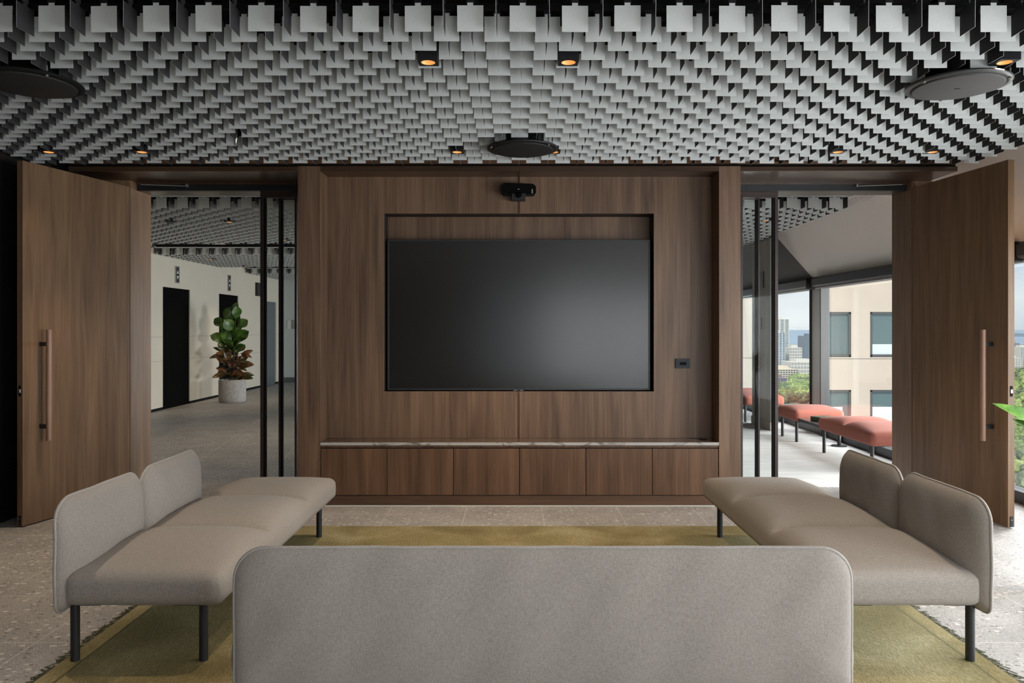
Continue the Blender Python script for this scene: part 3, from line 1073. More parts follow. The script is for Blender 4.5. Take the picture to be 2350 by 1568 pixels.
rim_grey = plain('speaker_rim_gloss', (0.028, 0.028, 0.028), 0.42, spec=0.5)
face_lit = plain('speaker_grille_lit', (0.040, 0.036, 0.035), 0.7, noise=0.2, nscale=400)  # paler copy of the black grille, window light put into its colour
face_black = plain('speaker_grille_black', (0.010, 0.010, 0.010), 0.7, noise=0.2, nscale=400)
speaker(2.28, 3.90, 2.67, 'round ceiling speaker coloured window-lit grey, on cables at top right', face_lit, rim_grey)
speaker(-2.47, 3.87, 2.67, 'round black ceiling speaker cut by the left picture edge', face_black, M['black_matte'])
speaker(0.057, 5.25, 2.664, 'round black ceiling speaker in front of the wall screen', face_black, M['black'])
sp_ = tag(empty('sprinkler_head', (-1.90, 5.17, 2.70)), 'small steel sprinkler head hanging among the ceiling tiles', 'sprinkler')
MB().cyl((0, 0, 0.03), (0, 0, 0.5), 0.012, 12).build('pipe', M['steel'], sp_)
MB().lathe((0, 0, 0), [(0.0, -0.012), (0.014, -0.012), (0.014, -0.009), (0.004, -0.006), (0.010, 0.0), (0.012, 0.02), (0.016, 0.03)], 16).build('nozzle', M['steel'], sp_)
MB().cyl((0, 0, -0.006), (0, 0, 0.022), 0.003, 8).build('heat_bulb', plain('red_bulb', (0.35, 0.03, 0.03), 0.2), sp_)

# ------------------------------------------------------------------ sofas
RUG = 0.012


def seat_mesh(L, W, nseat, z0=0.262, z1=0.385, rad=0.045, bulge=0.05):
    """Upholstered bench: x 0..W, y 0..L, soft crowned top with stitched hollows between seats."""
    nx, ny, nz = 24, 42 * nseat, 6
    cx, cy, cz = W / 2, L / 2, (z0 + z1) / 2
    hx, hy, hz = W / 2, L / 2, (z1 - z0) / 2
    rr = (rad, rad, 0.03)
    verts = {}
    vs, fs = [], []

    def top_dz(u, v):
        # u in -1..1 across, v in 0..1 along; each cushion is flat-topped, rolling tightly into the stitched
        # hollow between two cushions and gently towards the free ends
        q_ = min(1.0, max(0.0, v)) * nseat
        c_i = min(nseat - 1, int(q_))
        t_ = q_ - c_i
        lo = 1 - (1 - t_) ** (2.0 if c_i == 0 else 8.5)
        hi = 1 - t_ ** (2.0 if c_i == nseat - 1 else 8.5)
        c = min(lo, 1) * min(hi, 1)
        w_ = max(0.0, 1 - abs(u) ** 5)
        d_ = min([abs(q_ - k_) for k_ in range(1, nseat)] or [1.0]) * L / nseat
        dip = 0.017 * math.exp(-(d_ / 0.02) ** 2) * w_
        return bulge * c * w_ + 0.006 * (1 - u * u) - dip

    def P(i, j, k_):
        key = (i, j, k_)
        if key in verts:
            return verts[key]
        fx, fy, fz = 2 * i / nx - 1, 2 * j / ny - 1, 2 * k_ / nz - 1
        # ease the sampling towards the edges
        sx_ = math.copysign(1 - (1 - abs(fx)) ** 1.5, fx)
        x, y, z = sx_ * hx, fy * hy, fz * hz
        if nseat:
            y = fy * hy
        qx = max(-hx + rad, min(hx - rad, x))
        qy = max(-hy + rad, min(hy - rad, y))
        qz = max(-hz + 0.03, min(hz - 0.03, z))
        d = Vector((x - qx, y - qy, z - qz))
        if d.length > 1e-9:
            m_ = max(abs(d.x), abs(d.y)) / rad
            h2 = Vector((d.x, d.y, 0))
            if h2.length > 1e-9:
                h2 = h2.normalized() * rad * min(1, max(abs(d.x), abs(d.y)) / rad)
            zf = abs(d.z) / 0.03
            hf = h2.length / rad
            # round the horizontal edges
            if zf > 0 and hf > 0:
                q_ = max(zf, hf)
                ln = math.hypot(zf, hf)
                zf, hf2 = zf / ln * q_, hf / ln * q_
                h2 = h2 * (hf2 / hf)
            x, y = qx + h2.x, qy + h2.y
            z = qz + math.copysign(zf * 0.03, d.z) if abs(d.z) > 1e-9 else qz
        if fz > 0:
            z += top_dz(x / hx, (y + hy) / L) * max(0, (z + hz * 0.0) / hz if z < hz else 1.0) ** 2
        # puff of the sides
        side = 0.006 * (1 - fz * fz)
        if abs(fx) == 1:
            x += math.copysign(side, fx)
        if abs(fy) == 1:
            y += math.copysign(side, fy)
        vs.append((cx + x, cy + y, cz + z))
        verts[key] = len(vs) - 1
        return verts[key]

    for i in range(nx):
        for j in range(ny):
            fs.append((P(i, j, 0), P(i, j + 1, 0), P(i + 1, j + 1, 0), P(i + 1, j, 0)))
            fs.append((P(i, j, nz), P(i + 1, j, nz), P(i + 1, j + 1, nz), P(i, j + 1, nz)))
    for i in range(nx):
        for k_ in range(nz):
            fs.append((P(i, 0, k_), P(i + 1, 0, k_), P(i + 1, 0, k_ + 1), P(i, 0, k_ + 1)))
            fs.append((P(i, ny, k_), P(i, ny, k_ + 1), P(i + 1, ny, k_ + 1), P(i + 1, ny, k_)))
    for j in range(ny):
        for k_ in range(nz):
            fs.append((P(0, j, k_), P(0, j, k_ + 1), P(0, j + 1, k_ + 1), P(0, j + 1, k_)))
            fs.append((P(nx, j, k_), P(nx, j + 1, k_), P(nx, j + 1, k_ + 1), P(nx, j, k_ + 1)))
    return MB().add(vs, fs, 0, True)


def rrect(a, b_, r_, n_c=10, r_low=None):
    """Outline of a rounded rectangle with half sizes a, b_."""
    out = []
    for (sx_, sy_, t0) in ((1, -1, -90), (1, 1, 0), (-1, 1, 90), (-1, -1, 180)):
        rc = r_ if sy_ > 0 or r_low is None else r_low
        for q in range(n_c + 1):
            t_ = math.radians(t0 + 90 * q / n_c)
            out.append((sx_ * (a - rc) + rc * math.cos(t_), sy_ * (b_ - rc) + rc * math.sin(t_)))
    # add points along the straight sides
    res = []
    for i, p_ in enumerate(out):
        res.append(p_)
        nx_ = out[(i + 1) % len(out)]
        d = math.hypot(nx_[0] - p_[0], nx_[1] - p_[1])
        k_ = int(d / 0.05)
        if k_ > 1:
            for s in range(1, k_):
                res.append((p_[0] + (nx_[0] - p_[0]) * s / k_, p_[1] + (nx_[1] - p_[1]) * s / k_))
    return res


def back_panel(W, H, t_in=0.072, t_out=0.038, r_=0.105, lean=0.0, seed=1):
    """Upholstered panel, local y = width (0..W), z = 0..H, x = thickness (+x towards the seat)."""
    rnd = random.Random(seed)
    a, b_ = W / 2, H / 2
    base = rrect(a, b_, r_, r_low=0.045)
    n_ = len(base)
    ins = [0.0, 0.002, 0.006, 0.012, 0.02, 0.03, 0.042, 0.056, 0.072, 0.09, 0.115, 0.15, 0.19]
    ins = [q for q in ins if q < b_ * 0.92]
    ph = [rnd.uniform(0, 6.28) for _ in range(4)]

    def wave(y, z):
        return 0.0022 * math.sin(y * 19 + ph[0]) + 0.0018 * math.sin(y * 31 + z * 23 + ph[1])

    def prof(d, T):
        q = min(1.0, d / 0.26)
        roll = math.sqrt(max(0.0, 1 - (1 - min(1.0, d / 0.045)) ** 2))
        return T * (0.40 * roll + 0.68 * (1 - (1 - q) ** 2.4))

    m_ = MB()
    for sgn, T in ((1, t_in), (-1, t_out)):
        vs = []
        for d in ins:
            for (py, pz) in base:
                # shrink towards the centre keeping the outline rounded
                ky = (a - d) / a
                kz = (b_ - d) / b_
                y, z = py * ky, pz * kz
                vs.append((sgn * prof(d, T) + wave(y, z) + lean * z, y + a, z + b_))
        c_i = len(vs)
        fs = []
        for k_ in range(len(ins) - 1):
            for i in range(n_):
                j = (i + 1) % n_
                q = (k_ * n_ + i, k_ * n_ + j, (k_ + 1) * n_ + j, (k_ + 1) * n_ + i)
                fs.append(q if sgn > 0 else q[::-1])
        last = (len(ins) - 1) * n_
        # fill the middle with a strip grid: rows across from the bottom run to the top run
        vs.append((sgn * prof(0.2, T), a, b_))
        # fan along a centre line
        cl_n = 24
        hw = (a - ins[-1]) - (b_ - ins[-1])
        line0 = len(vs)
        for s in range(cl_n + 1):
            y = -max(hw, 0) + 2 * max(hw, 0) * s / cl_n
            vs.append((sgn * prof(0.26, T) + wave(y, 0), y + a, b_))

        def near(i):
            y = vs[last + i][1] - a
            if hw <= 0:
                return line0 + cl_n // 2
            s = int(round((y + hw) / (2 * hw) * cl_n))
            return line0 + max(0, min(cl_n, s))
        for i in range(n_):
            j = (i + 1) % n_
            A_, B_ = near(i), near(j)
            if A_ == B_:
                q = (last + i, last + j, A_)
                fs.append(q if sgn > 0 else q[::-1])
            else:
                q = (last + i, last + j, B_, A_)
                fs.append(q if sgn > 0 else q[::-1])
        m_.add(vs, fs, 0, True)
    pts = []
    for i, (py, pz) in enumerate(base):
        pts.append((wave(py, pz) + lean * pz, py + a, pz + b_))
    pip = MB().tube(pts, 0.0065, 8, closed=True)
    return m_, pip


M['piping'] = fabric('piping_fabric', (0.24, 0.215, 0.195), (0.46, 0.42, 0.38))


def weld(o, smooth_iter=0):
    md = o.modifiers.new('weld', 'WELD')
    md.merge_threshold = 0.0005
    return o


def sofa(name, loc, rz, label, group, nseat, W, fab, pip_mat, backs, cat='sofa', zg=RUG, legs_x=(0.015, 0.565), unit=0.69):
    r_ = tag(empty(name, (loc[0], loc[1], zg), rz), label, cat, group)
    L = nseat * unit
    weld(seat_mesh(L, W, nseat, 0.262 - zg, 0.402 - zg, bulge=0.062).build('seat', fab, r_))
    fr = MB()
    fr.box(0.05, W - 0.06, 0.06, L - 0.06, 0.257 - zg, 0.268 - zg)
    fr.build('underframe', M['black_matte'], r_)
    for (x, y) in ((legs_x[0], 0.075), (legs_x[1], 0.075), (legs_x[0], L - 0.075), (legs_x[1], L - 0.075)):
        lg = MB().cyl((x, y, 0), (x, y, 0.262 - zg), 0.0185, 24)
        dx = 0.03 if x < W / 2 else -0.03
        lg.box(min(x - 0.02, x + dx * 4), max(x + 0.02, x + dx * 4), y - 0.02, y + 0.02, 0.252 - zg, 0.262 - zg)
        lg.build('leg', M['leg'], r_)
    for q, (y0, y1) in enumerate(backs):
        bm_, pm = back_panel(y1 - y0, 0.475, seed=q + int(abs(loc[0]) * 100))
        bo = weld(bm_.build('backrest', fab, r_))
        bo.location = (-0.016, y0, 0.238 - zg)
        pm.build('piping', pip_mat, bo)
    return r_


GS = 'greige three seat sofas on the rug'
U = 0.69
sofa('sofa', (-1.93 + AX, 3.17), 0, 'greige three-seat sofa on the left, two backrests towards the open door', GS, 3, 0.665, M['fabric'], M['piping'], [(-0.02, U - 0.005), (U + 0.005, 2 * U + 0.01)])
sofa('sofa', (1.93 + AX, 3.17 + 3 * U), math.pi, 'greige three-seat sofa on the right, two backrests towards the window', GS, 3, 0.665, M['fabric'], M['piping'], [(U - 0.01, 2 * U - 0.005), (2 * U + 0.005, 3 * U + 0.02)])
sofa('sofa', (1.094 + 0.035, 2.50), math.pi / 2, 'greige sofa seen from behind in front, one wide backrest', GS, 3, 0.665, M['fabric'], M['piping'], [(0.025, 3 * U - 0.025)])

# coral benches along the lounge window
GB = 'coral benches along the lounge window'


def bench(loc, nseat, label):
    return sofa('bench', loc, 0, label, GB, nseat, 0.62, M['coral'], M['coral'], [], 'bench', 0.0, (0.045, 0.575), 0.66)


bench((3.53, 7.50), 2, 'long coral two-seat bench nearest the right doorway')
bench((3.53, 9.52), 1, 'short coral one-seat bench beyond the low side table')
bench((3.50, 11.55), 2, 'coral bench farthest away, only its end visible')
st = tag(empty('side_table', (3.56, 8.84, 0)), 'low black table bridging two coral benches by the lounge window', 'table')
MB().box(0, 0.52, 0.03, 0.64, 0.285, 0.31).build('tabletop', plain('side_table_top', (0.10, 0.085, 0.085), 0.25), st, 0.004)
MB().box(-0.006, 0.526, 0.02, 0.03, 0.275, 0.310).box(-0.006, 0.526, 0.64, 0.65, 0.275, 0.310).box(-0.006, 0.0, 0.03, 0.64, 0.275, 0.310).box(0.52, 0.526, 0.03, 0.64, 0.275, 0.310).build('rim', M['leg'], st)
MB().cyl((0.40, 0.40, 0.012), (0.40, 0.40, 0.286), 0.022, 20).cyl((0.40, 0.40, 0), (0.40, 0.40, 0.012), 0.09, 32).build('pedestal', M['leg'], st)
bk = tag(empty('book', (3.78, 9.14, 0.31), 0.35), 'thick dark green book on the low side table', 'book')
MB().box(-0.12, 0.12, -0.15, 0.15, 0.0, 0.006).box(-0.12, 0.12, -0.15, 0.15, 0.05, 0.056).box(-0.126, -0.118, -0.15, 0.15, 0.0, 0.056).build('cover', plain('green_book_cover', (0.035, 0.05, 0.025), 0.4), bk)
MB().box(-0.117, 0.114, -0.145, 0.145, 0.006, 0.05).build('pages', M['white_trim'], bk)
bk = tag(empty('magazine', (3.82, 8.98, 0.31), -0.1), 'pale magazine on the low side table beside the green book', 'magazine')
MB().box(-0.10, 0.10, -0.08, 0.02, 0, 0.008).build('cover', plain('pale_cover', (0.62, 0.52, 0.50), 0.4), bk)

# ------------------------------------------------------------------ rug
rg = tag(empty('rug', (0, 0, 0)), 'large olive green wool rug under the three sofas', 'rug')
rx0, rx1, ry0, ry1 = -1.93, 2.03, 2.25, 5.455
q = MB()
q.box(rx0, rx1, ry0, ry1, 0.001, RUG)
q.build('pile', M['rug'], rg, 0.004)
fr = MB()
rf = random.Random(3)
for sx_, xe in ((-1, rx0), (1, rx1)):
    y = ry0
    while y < ry1:
        ln = rf.uniform(0.018, 0.055)
        dy = rf.uniform(-0.05, 0.05)
        fr.tube([(xe - sx_ * 0.006, y, 0.008), (xe + sx_ * ln * 0.5, y + dy * 0.4, 0.007), (xe + sx_ * ln, y + dy, 0.003)], 0.0021, 4)
        y += rf.uniform(0.004, 0.014)
tag(fr.build('fringe', M['fringe'], rg), None, None, None, 'stuff')

# ------------------------------------------------------------------ lobby on the left
XW = -6.2
lw = structure(empty('wall_lobby_left'))


def wall_cells(openings, y0, y1):
    m_ = MB()
    ys = sorted(openings)
    cur = y0
    for (a, b_, h) in ys:
        if a > cur:
            m_.box(XW - 0.2, XW, cur, a, 0.05, ZP)
        m_.box(XW - 0.2, XW, a, b_, h, ZP)
        cur = b_
    m_.box(XW - 0.2, XW, cur, y1, 0.05, ZP)
    return m_


OPEN = [(13.38, 14.50, 2.175), (15.93, 17.04, 2.17), (18.85, 19.75, 2.12)]
wall_cells(OPEN, 7.0, YF).build('wall_panel', M['lobby_wall'], lw)
sk = MB()
cur = 7.0
for (a, b_, h) in OPEN + [(YF, YF, 0)]:
    sk.box(XW - 0.2, XW - 0.008, cur, a, 0, 0.05)
    cur = b_
sk.build('shadow_base', M['black_matte'], lw)
jn = MB()
cur = 7.0
for (a, b_, h) in OPEN + [(YF, YF, 0)]:
    for z in (0.862, 1.288):
        jn.box(XW - 0.01, XW + 0.001, cur, a, z - 0.003, z + 0.003)
    cur = b_
jn.build('panel_joint', M['room_wall'], lw)
for q_, (a, b_, h) in enumerate(OPEN[:2]):
    o_ = MB().box(XW - 0.19, XW - 0.02, a, b_, 0, h).build('door_%d' % (8 + q_), plain('lift_door_black', (0.003, 0.003, 0.003), 0.9, spec=0.05))
    structure(o_, 'black lift doorway nearest the left door jamb' if q_ == 0 else 'black lift doorway behind the potted plant')
o_ = MB().box(XW - 0.2, XW - 0.03, 18.85, 19.75, 0, 2.12).build('door_7', plain('grey_blue_door', (0.10, 0.12, 0.135), 0.4))
structure(o_, 'grey door at the far end of the lobby')
for (y, z0, z1, lb) in ((13.94, 2.27, 2.58, 'lift arrow indicator above the lift doorway nearest the jamb'), (16.48, 2.25, 2.60, 'lift arrow indicator above the lift doorway behind the plant')):
    r_ = tag(empty('lift_indicator', (XW, y, z0)), lb, 'lift indicator', 'lift arrow indicators')
    h = z1 - z0
    MB().box(0, 0.012, -0.085, 0.085, 0, h).build('plate', M['steel'], r_)
    MB().box(0.012, 0.014, -0.05, 0.05, 0.02, h - 0.02).build('display', M['black'], r_)
    for sg, zc in ((1, h * 0.66), (-1, h * 0.33)):
        MB().add([(0.016, -0.04, zc - sg * 0.03), (0.016, 0.04, zc - sg * 0.03), (0.016, 0, zc + sg * 0.035), (0.013, -0.04, zc - sg * 0.03), (0.013, 0.04, zc - sg * 0.03), (0.013, 0, zc + sg * 0.035)],
                 [(0, 1, 2), (3, 5, 4), (0, 3, 4, 1), (1, 4, 5, 2), (2, 5, 3, 0)]).build('arrow', M['white_trim'], r_)
sg_ = tag(empty('floor_sign', (XW, 12.72, 1.86)), 'grey metal floor number sign on the lobby wall', 'sign')
MB().box(0, 0.012, -0.30, 0.16, 0.0, 0.21).build('plate', M['alu'], sg_)
tcu = bpy.data.curves.new('number', 'FONT')
tcu.body = '25'
tcu.size = 0.105
tcu.extrude = 0.002
tcu.materials.append(M['black'])
tmp = bpy.data.objects.new('number', tcu)
COL.objects.link(tmp)
bpy.context.view_layer.update()
tme = bpy.data.meshes.new_from_object(tmp.evaluated_get(bpy.context.evaluated_depsgraph_get()))
bpy.data.objects.remove(tmp)
to = bpy.data.objects.new('number', tme)
COL.objects.link(to)
to.parent = sg_
to.location = (0.015, -0.075, 0.07)
to.rotation_euler = (math.pi / 2, 0, math.pi / 2)
tag(MB().box(XW, XW + 0.06, 18.15, 18.6, 2.22, 2.54).build('wall_display', M['black'], None, 0.006), 'small black display on the lobby wall behind the glass frame', 'display')
for q_, px in enumerate((664, 673.5)):
    x = (px - VX) * YF / F
    tag(MB().box(x - 0.055, x + 0.05, YF - 0.02, YF, 1.43, 1.66).build('wall_switch', M['white_trim'] if q_ == 0 else M['steel'], None, 0.004),
        'white switch plate on the far lobby wall' if q_ == 0 else 'steel reader on the far lobby wall beside the switch plate', 'switch' if q_ == 0 else 'reader')
structure(MB().box(XW, -1.5, YF - 0.02, YF, 0, 0.14).build('baseboard_lobby', plain('slate_skirting', (0.09, 0.10, 0.11), 0.5)))


# plants ---------------------------------------------------------------------------
def leaf(m_, base, tip, width, up=(0, 0, 1), sag=0.15, shape=0.6, fold=0.25, mi=0, n_l=8, wave=0.0, rnd=R):
    base, tip, up = Vector(base), Vector(tip), Vector(up)
    d = tip - base
    side = d.cross(up)
    if side.length < 1e-5:
        side = Vector((1, 0, 0))
    side.normalize()
    nrm = side.cross(d).normalized()
    vs = []
    ph = rnd.uniform(0, 6)
    for i in range(n_l + 1):
        t_ = i / n_l
        p_ = base + d * t_ + nrm * (sag * d.length * math.sin(math.pi * t_ ** 0.9))
        wd_ = width * (math.sin(math.pi * min(1, t_ ** shape)) ** 0.8 if 0 < t_ < 1 else 0.0) + 0.0006
        wv = wave * math.sin(t_ * 9 + ph)
        vs += [p_ - side * wd_ + nrm * (fold * wd_ + wv), p_ - side * wd_ * 0.5 + nrm * fold * wd_ * 0.35, p_, p_ + side * wd_ * 0.5 + nrm * fold * wd_ * 0.35, p_ + side * wd_ + nrm * (fold * wd_ - wv)]
    fs = []
    for i in range(n_l):
        for q in range(4):
            a_ = i * 5 + q
            fs.append((a_, a_ + 1, a_ + 6, a_ + 5))
    m_.add(vs, fs, mi, True)


def leaf_mat(name, a, b_, rough=0.35, scale=9):
    m_, n_, l_, bs = new_mat(name)
    t_ = n_.new('ShaderNodeTexCoord')
    x = n_.new('ShaderNodeTexNoise')
    x.inputs['Scale'].default_value = scale
    x.inputs['Detail'].default_value = 3
    rp_ = n_.new('ShaderNodeValToRGB')
    rp_.color_ramp.elements[0].position = 0.38
    rp_.color_ramp.elements[0].color = (*a, 1)
    rp_.color_ramp.elements[1].position = 0.64
    rp_.color_ramp.elements[1].color = (*b_, 1)
    l_.new(t_.outputs['Object'], x.inputs['Vector'])
    l_.new(x.outputs['Fac'], rp_.inputs[0])
    l_.new(rp_.outputs[0], bs.inputs['Base Color'])
    bs.inputs['Roughness'].default_value = rough
    return m_


M['fig'] = leaf_mat('fig_leaf', (0.025, 0.075, 0.012), (0.10, 0.20, 0.03))
M['croton'] = leaf_mat('croton_leaf', (0.025, 0.05, 0.012), (0.20, 0.06, 0.025), 0.35, 9)
M['long_leaf'] = leaf_mat('dracaena_leaf', (0.035, 0.12, 0.015), (0.15, 0.32, 0.05), 0.35, 14)

pl = tag(empty('potted_plant', (-5.52, 14.85, 0)), 'tall leafy plant with red underplanting in a pale concrete pot by the lifts', 'plant')
MB().lathe((0, 0, 0), [(0.0, 0.0), (0.235, 0.0), (0.252, 0.02), (0.256, 0.10), (0.256, 0.42), (0.252, 0.44), (0.235, 0.44), (0.232, 0.36), (0.0, 0.36)], 48).build('pot', M['concrete'], pl)
MB().lathe((0, 0, 0.36), [(0.0, 0.025), (0.15, 0.02), (0.232, 0.0)], 24).build('soil', M['soil'], pl)
stem = MB()
rp2 = random.Random(11)
tops = [(-0.12, 0.02, 1.55), (0.08, -0.05, 1.62), (0.02, 0.08, 1.35)]
for tx, ty, tz in tops:
    stem.tube([(tx * 0.2, ty * 0.2, 0.36), (tx * 0.5, ty * 0.5, 0.9), (tx, ty, tz)], 0.012, 8)
stem.build('stem', plain('plant_stem', (0.07, 0.045, 0.025), 0.8), pl)
fm = MB()
for tx, ty, tz in tops:
    for k_ in range(11):
        z = 0.92 + (tz - 0.92) * k_ / 10
        f_ = (z - 0.36) / (tz - 0.36)
        ang = k_ * 2.4 + tx * 30
        el = rp2.uniform(0.45, 1.1) if k_ < 9 else rp2.uniform(0.9, 1.4)
        ln = rp2.uniform(0.25, 0.36)
        dv = Vector((math.cos(ang) * math.cos(el) * 0.9, math.sin(ang) * math.cos(el) * 0.6 - 0.1, math.sin(el)))
        b1_ = Vector((tx * f_, ty * f_, z)) + dv * 0.07
        leaf(fm, b1_, b1_ + dv * ln, ln * 0.34, up=(rp2.uniform(-0.5, 0.9), -1.0, rp2.uniform(0.3, 1.2)), sag=0.10, shape=1.35, fold=0.2, wave=0.010, rnd=rp2)
fm.build('fig_leaves', M['fig'], pl)
cm = MB()
for k_ in range(70):
    ang = rp2.uniform(0, 6.28)
    rad_ = rp2.uniform(0.05, 0.26)
    z = rp2.uniform(0.42, 1.0)
    el = rp2.uniform(-0.5, 0.9)
    ln = rp2.uniform(0.18, 0.28)
    b0_ = Vector((math.cos(ang) * rad_ * 0.7, math.sin(ang) * rad_ * 0.7, z))
    dv = Vector((math.cos(ang) * math.cos(el), math.sin(ang) * math.cos(el), math.sin(el)))
    leaf(cm, b0_, b0_ + dv * ln, ln * 0.20, up=(rp2.uniform(-0.6, 0.9), -1.0, rp2.uniform(0.2, 1.2)), sag=0.12, shape=0.9, fold=0.25, rnd=rp2)
cm.build('red_leaves', M['croton'], pl)

# plant whose leaves reach in at the right edge
p2 = tag(empty('potted_plant', (2.95, 4.0, 0)), 'bright green long-leaved plant reaching in before the right door', 'plant')
MB().lathe((0, 0, 0), [(0.0, 0.0), (0.13, 0.0), (0.16, 0.03), (0.18, 0.36), (0.17, 0.38), (0.155, 0.36), (0.15, 0.30), (0.0, 0.30)], 40).build('pot', M['concrete'], p2)
MB().lathe((0, 0, 0.30), [(0.0, 0.01), (0.15, 0.0)], 20).build('soil', M['soil'], p2)
MB().tube([(0, 0, 0.30), (0.01, 0, 0.5), (0.0, 0.01, 0.78)], 0.014, 8).build('stem', plain('green_stem', (0.10, 0.14, 0.04), 0.6), p2)
lm = MB()
loc2 = Vector((2.95, 4.0, 0))
for (bp_, tp_, wd_) in (((2.93, 4.0, 0.80), (2.522, 4.0, 1.037), 0.052), ((2.93, 3.99, 0.72), (2.614, 3.98, 0.958), 0.05)):
    leaf(lm, Vector(bp_) - loc2, Vector(tp_) - loc2, wd_, up=(0, -0.75, 0.55), sag=0.10, shape=0.8, fold=0.25, n_l=14)
for k_ in range(9):
    ang = -1.3 + k_ * 0.42
    el = rp2.uniform(0.4, 1.2)
    ln = rp2.uniform(0.35, 0.5)
    dv = Vector((math.cos(ang) * math.cos(el), math.sin(ang) * math.cos(el), math.sin(el)))
    leaf(lm, (0, 0, 0.74), Vector((0, 0, 0.74)) + dv * ln, 0.05, sag=0.14, shape=0.8, n_l=12)
lm.build('leaves', M['long_leaf'], p2)

# ------------------------------------------------------------------ the view outside
GZ = -85.0
structure(MB().box(-3000, 6000, 60, 4200, GZ - 1, GZ).build('ground', plain('park_ground', (0.20, 0.215, 0.16), 0.9, noise=0.35, nscale=0.02)))
structure(MB().box(-20000, 40000, 3000, 60000, GZ - 3, GZ - 0.5).build('sea', plain('sea_water', (0.20, 0.30, 0.40), 0.35, noise=0.08, nscale=0.0006)))
M['beige'] = plain('beige_precast', (0.62, 0.52, 0.43), 0.8, noise=0.06, nscale=0.5)
M['facade_glass'] = plain('facade_glass', (0.10, 0.16, 0.165), 0.06, spec=0.8)
M['blind_white'] = plain('white_window_blind', (0.70, 0.76, 0.77), 0.5)
M['dark_frame'] = plain('dark_window_frame', (0.08, 0.085, 0.09), 0.5)


def tower(name, x0, x1, y0, dep, ztop, zb, cols, h_win, label, rows=4, z_first=0.12, floor_h=3.6):
    r_ = tag(empty(name, ((x0 + x1) / 2, y0, GZ)), label, 'building')
    ox = (x0 + x1) / 2
    w_ = MB()
    # facade built round the windows: storeys and piers
    zs = []
    z = z_first
    for k_ in range(rows):
        zs.append((z - GZ, z + h_win - GZ))
        z -= floor_h
    cur = ztop - GZ
    xb = x0 - ox + 0.42 * dep          # the near side wall runs back along a slant
    pl_ = [(x0 - ox, 0.3), (x1 - ox, 0.3), (x1 - ox, dep), (xb, dep)]
    w_.add([(x, y, z) for z in (0, ztop - GZ) for (x, y) in pl_], [(3, 2, 1, 0), (4, 5, 6, 7), (0, 1, 5, 4), (1, 2, 6, 5), (2, 3, 7, 6), (3, 0, 4, 7)])
    for (a, b_) in zs:
        w_.box(x0 - ox, x1 - ox, 0, 0.3, b_, cur)
        px = x0
        for (c0, c1) in cols:
            w_.box(px - ox, c0 - ox, 0, 0.3, a, b_)
            px = c1
        w_.box(px - ox, x1 - ox, 0, 0.3, a, b_)
        cur = a
    w_.box(x0 - ox, x1 - ox, 0, 0.3, 0, cur)
    w_.build('facade', M['beige'], r_)
    jm = MB()
    for (a, b_) in zs:
        jm.box(x0 - ox, x1 - ox, -0.004, 0.0, a - 0.09, a - 0.05)
    jm.build('facade_joint', M['room_wall'], r_)
    for q, (a, b_) in enumerate(zs):
        for c, (c0, c1) in enumerate(cols):
            f_ = MB()
            f_.box(c0 - ox, c1 - ox, 0.02, 0.16, a, a + 0.13).box(c0 - ox, c1 - ox, 0.02, 0.16, b_ - 0.10, b_)
            f_.box(c0 - ox, c0 - ox + 0.11, 0.02, 0.16, a, b_).box(c1 - ox - 0.11, c1 - ox, 0.02, 0.16, a, b_)
            fo = f_.build('window', M['dark_frame'], r_)
            MB().box(c0 - ox + 0.11, c1 - ox - 0.11, 0.10, 0.12, a + 0.13, b_ - 0.10).build('pane', M['facade_glass'], fo)
            if q == 1:
                MB().box(c0 - ox + 0.1, c1 - ox - 0.12 - (0.25 if c == 0 else 0), 0.085, 0.099, a + 0.13, a + 1.3).build('blind', M['blind_white'], fo)
            elif c == 1:
                MB().box(c0 - ox + 0.1, c1 - ox - 0.1, 0.085, 0.099, a + 0.13, a + 0.6).build('blind', M['blind_white'], fo)
    return r_


tower('office_building', 14.0, 19.2, 35.0, 6.0, 3.7, GZ, [(14.15, 15.56), (16.43, 18.3)], 2.09, 'beige office tower close outside the lounge window')
tower('office_building', 9.0, 11.3, 36.0, 4.0, 3.7, GZ, [(9.3, 10.85)], 2.09, 'beige tower strip seen through the glass left of the timber partition')


def flat_block(name, px0, px1, pyt, D, dep, mat_wall, mat_win, label, floors, cols, group='distant city buildings'):
    a, b_ = at(px0, pyt, D), at(px1, pyt, D)
    r_ = tag(empty(name, ((a.x + b_.x) / 2, D, GZ)), label, 'building', group)
    hw = (b_.x - a.x) / 2
    H = a.z - GZ
    MB().box(-hw, hw, 0, dep, 0, H).build('walls', mat_wall, r_)
    wn_ = MB()
    fh = H / floors
    cw = 2 * hw / cols
    for f_ in range(floors):
        for c in range(cols):
            wn_.box(-hw + c * cw + cw * 0.16, -hw + (c + 1) * cw - cw * 0.16, -0.4, 0.0, f_ * fh + fh * 0.3, f_ * fh + fh * 0.82)
    wn_.build('windows', mat_win, r_)
    MB().box(-hw * 0.5, hw * 0.5, dep * 0.2, dep * 0.7, H, H + 5).build('plant_room', mat_wall, r_)
    return r_


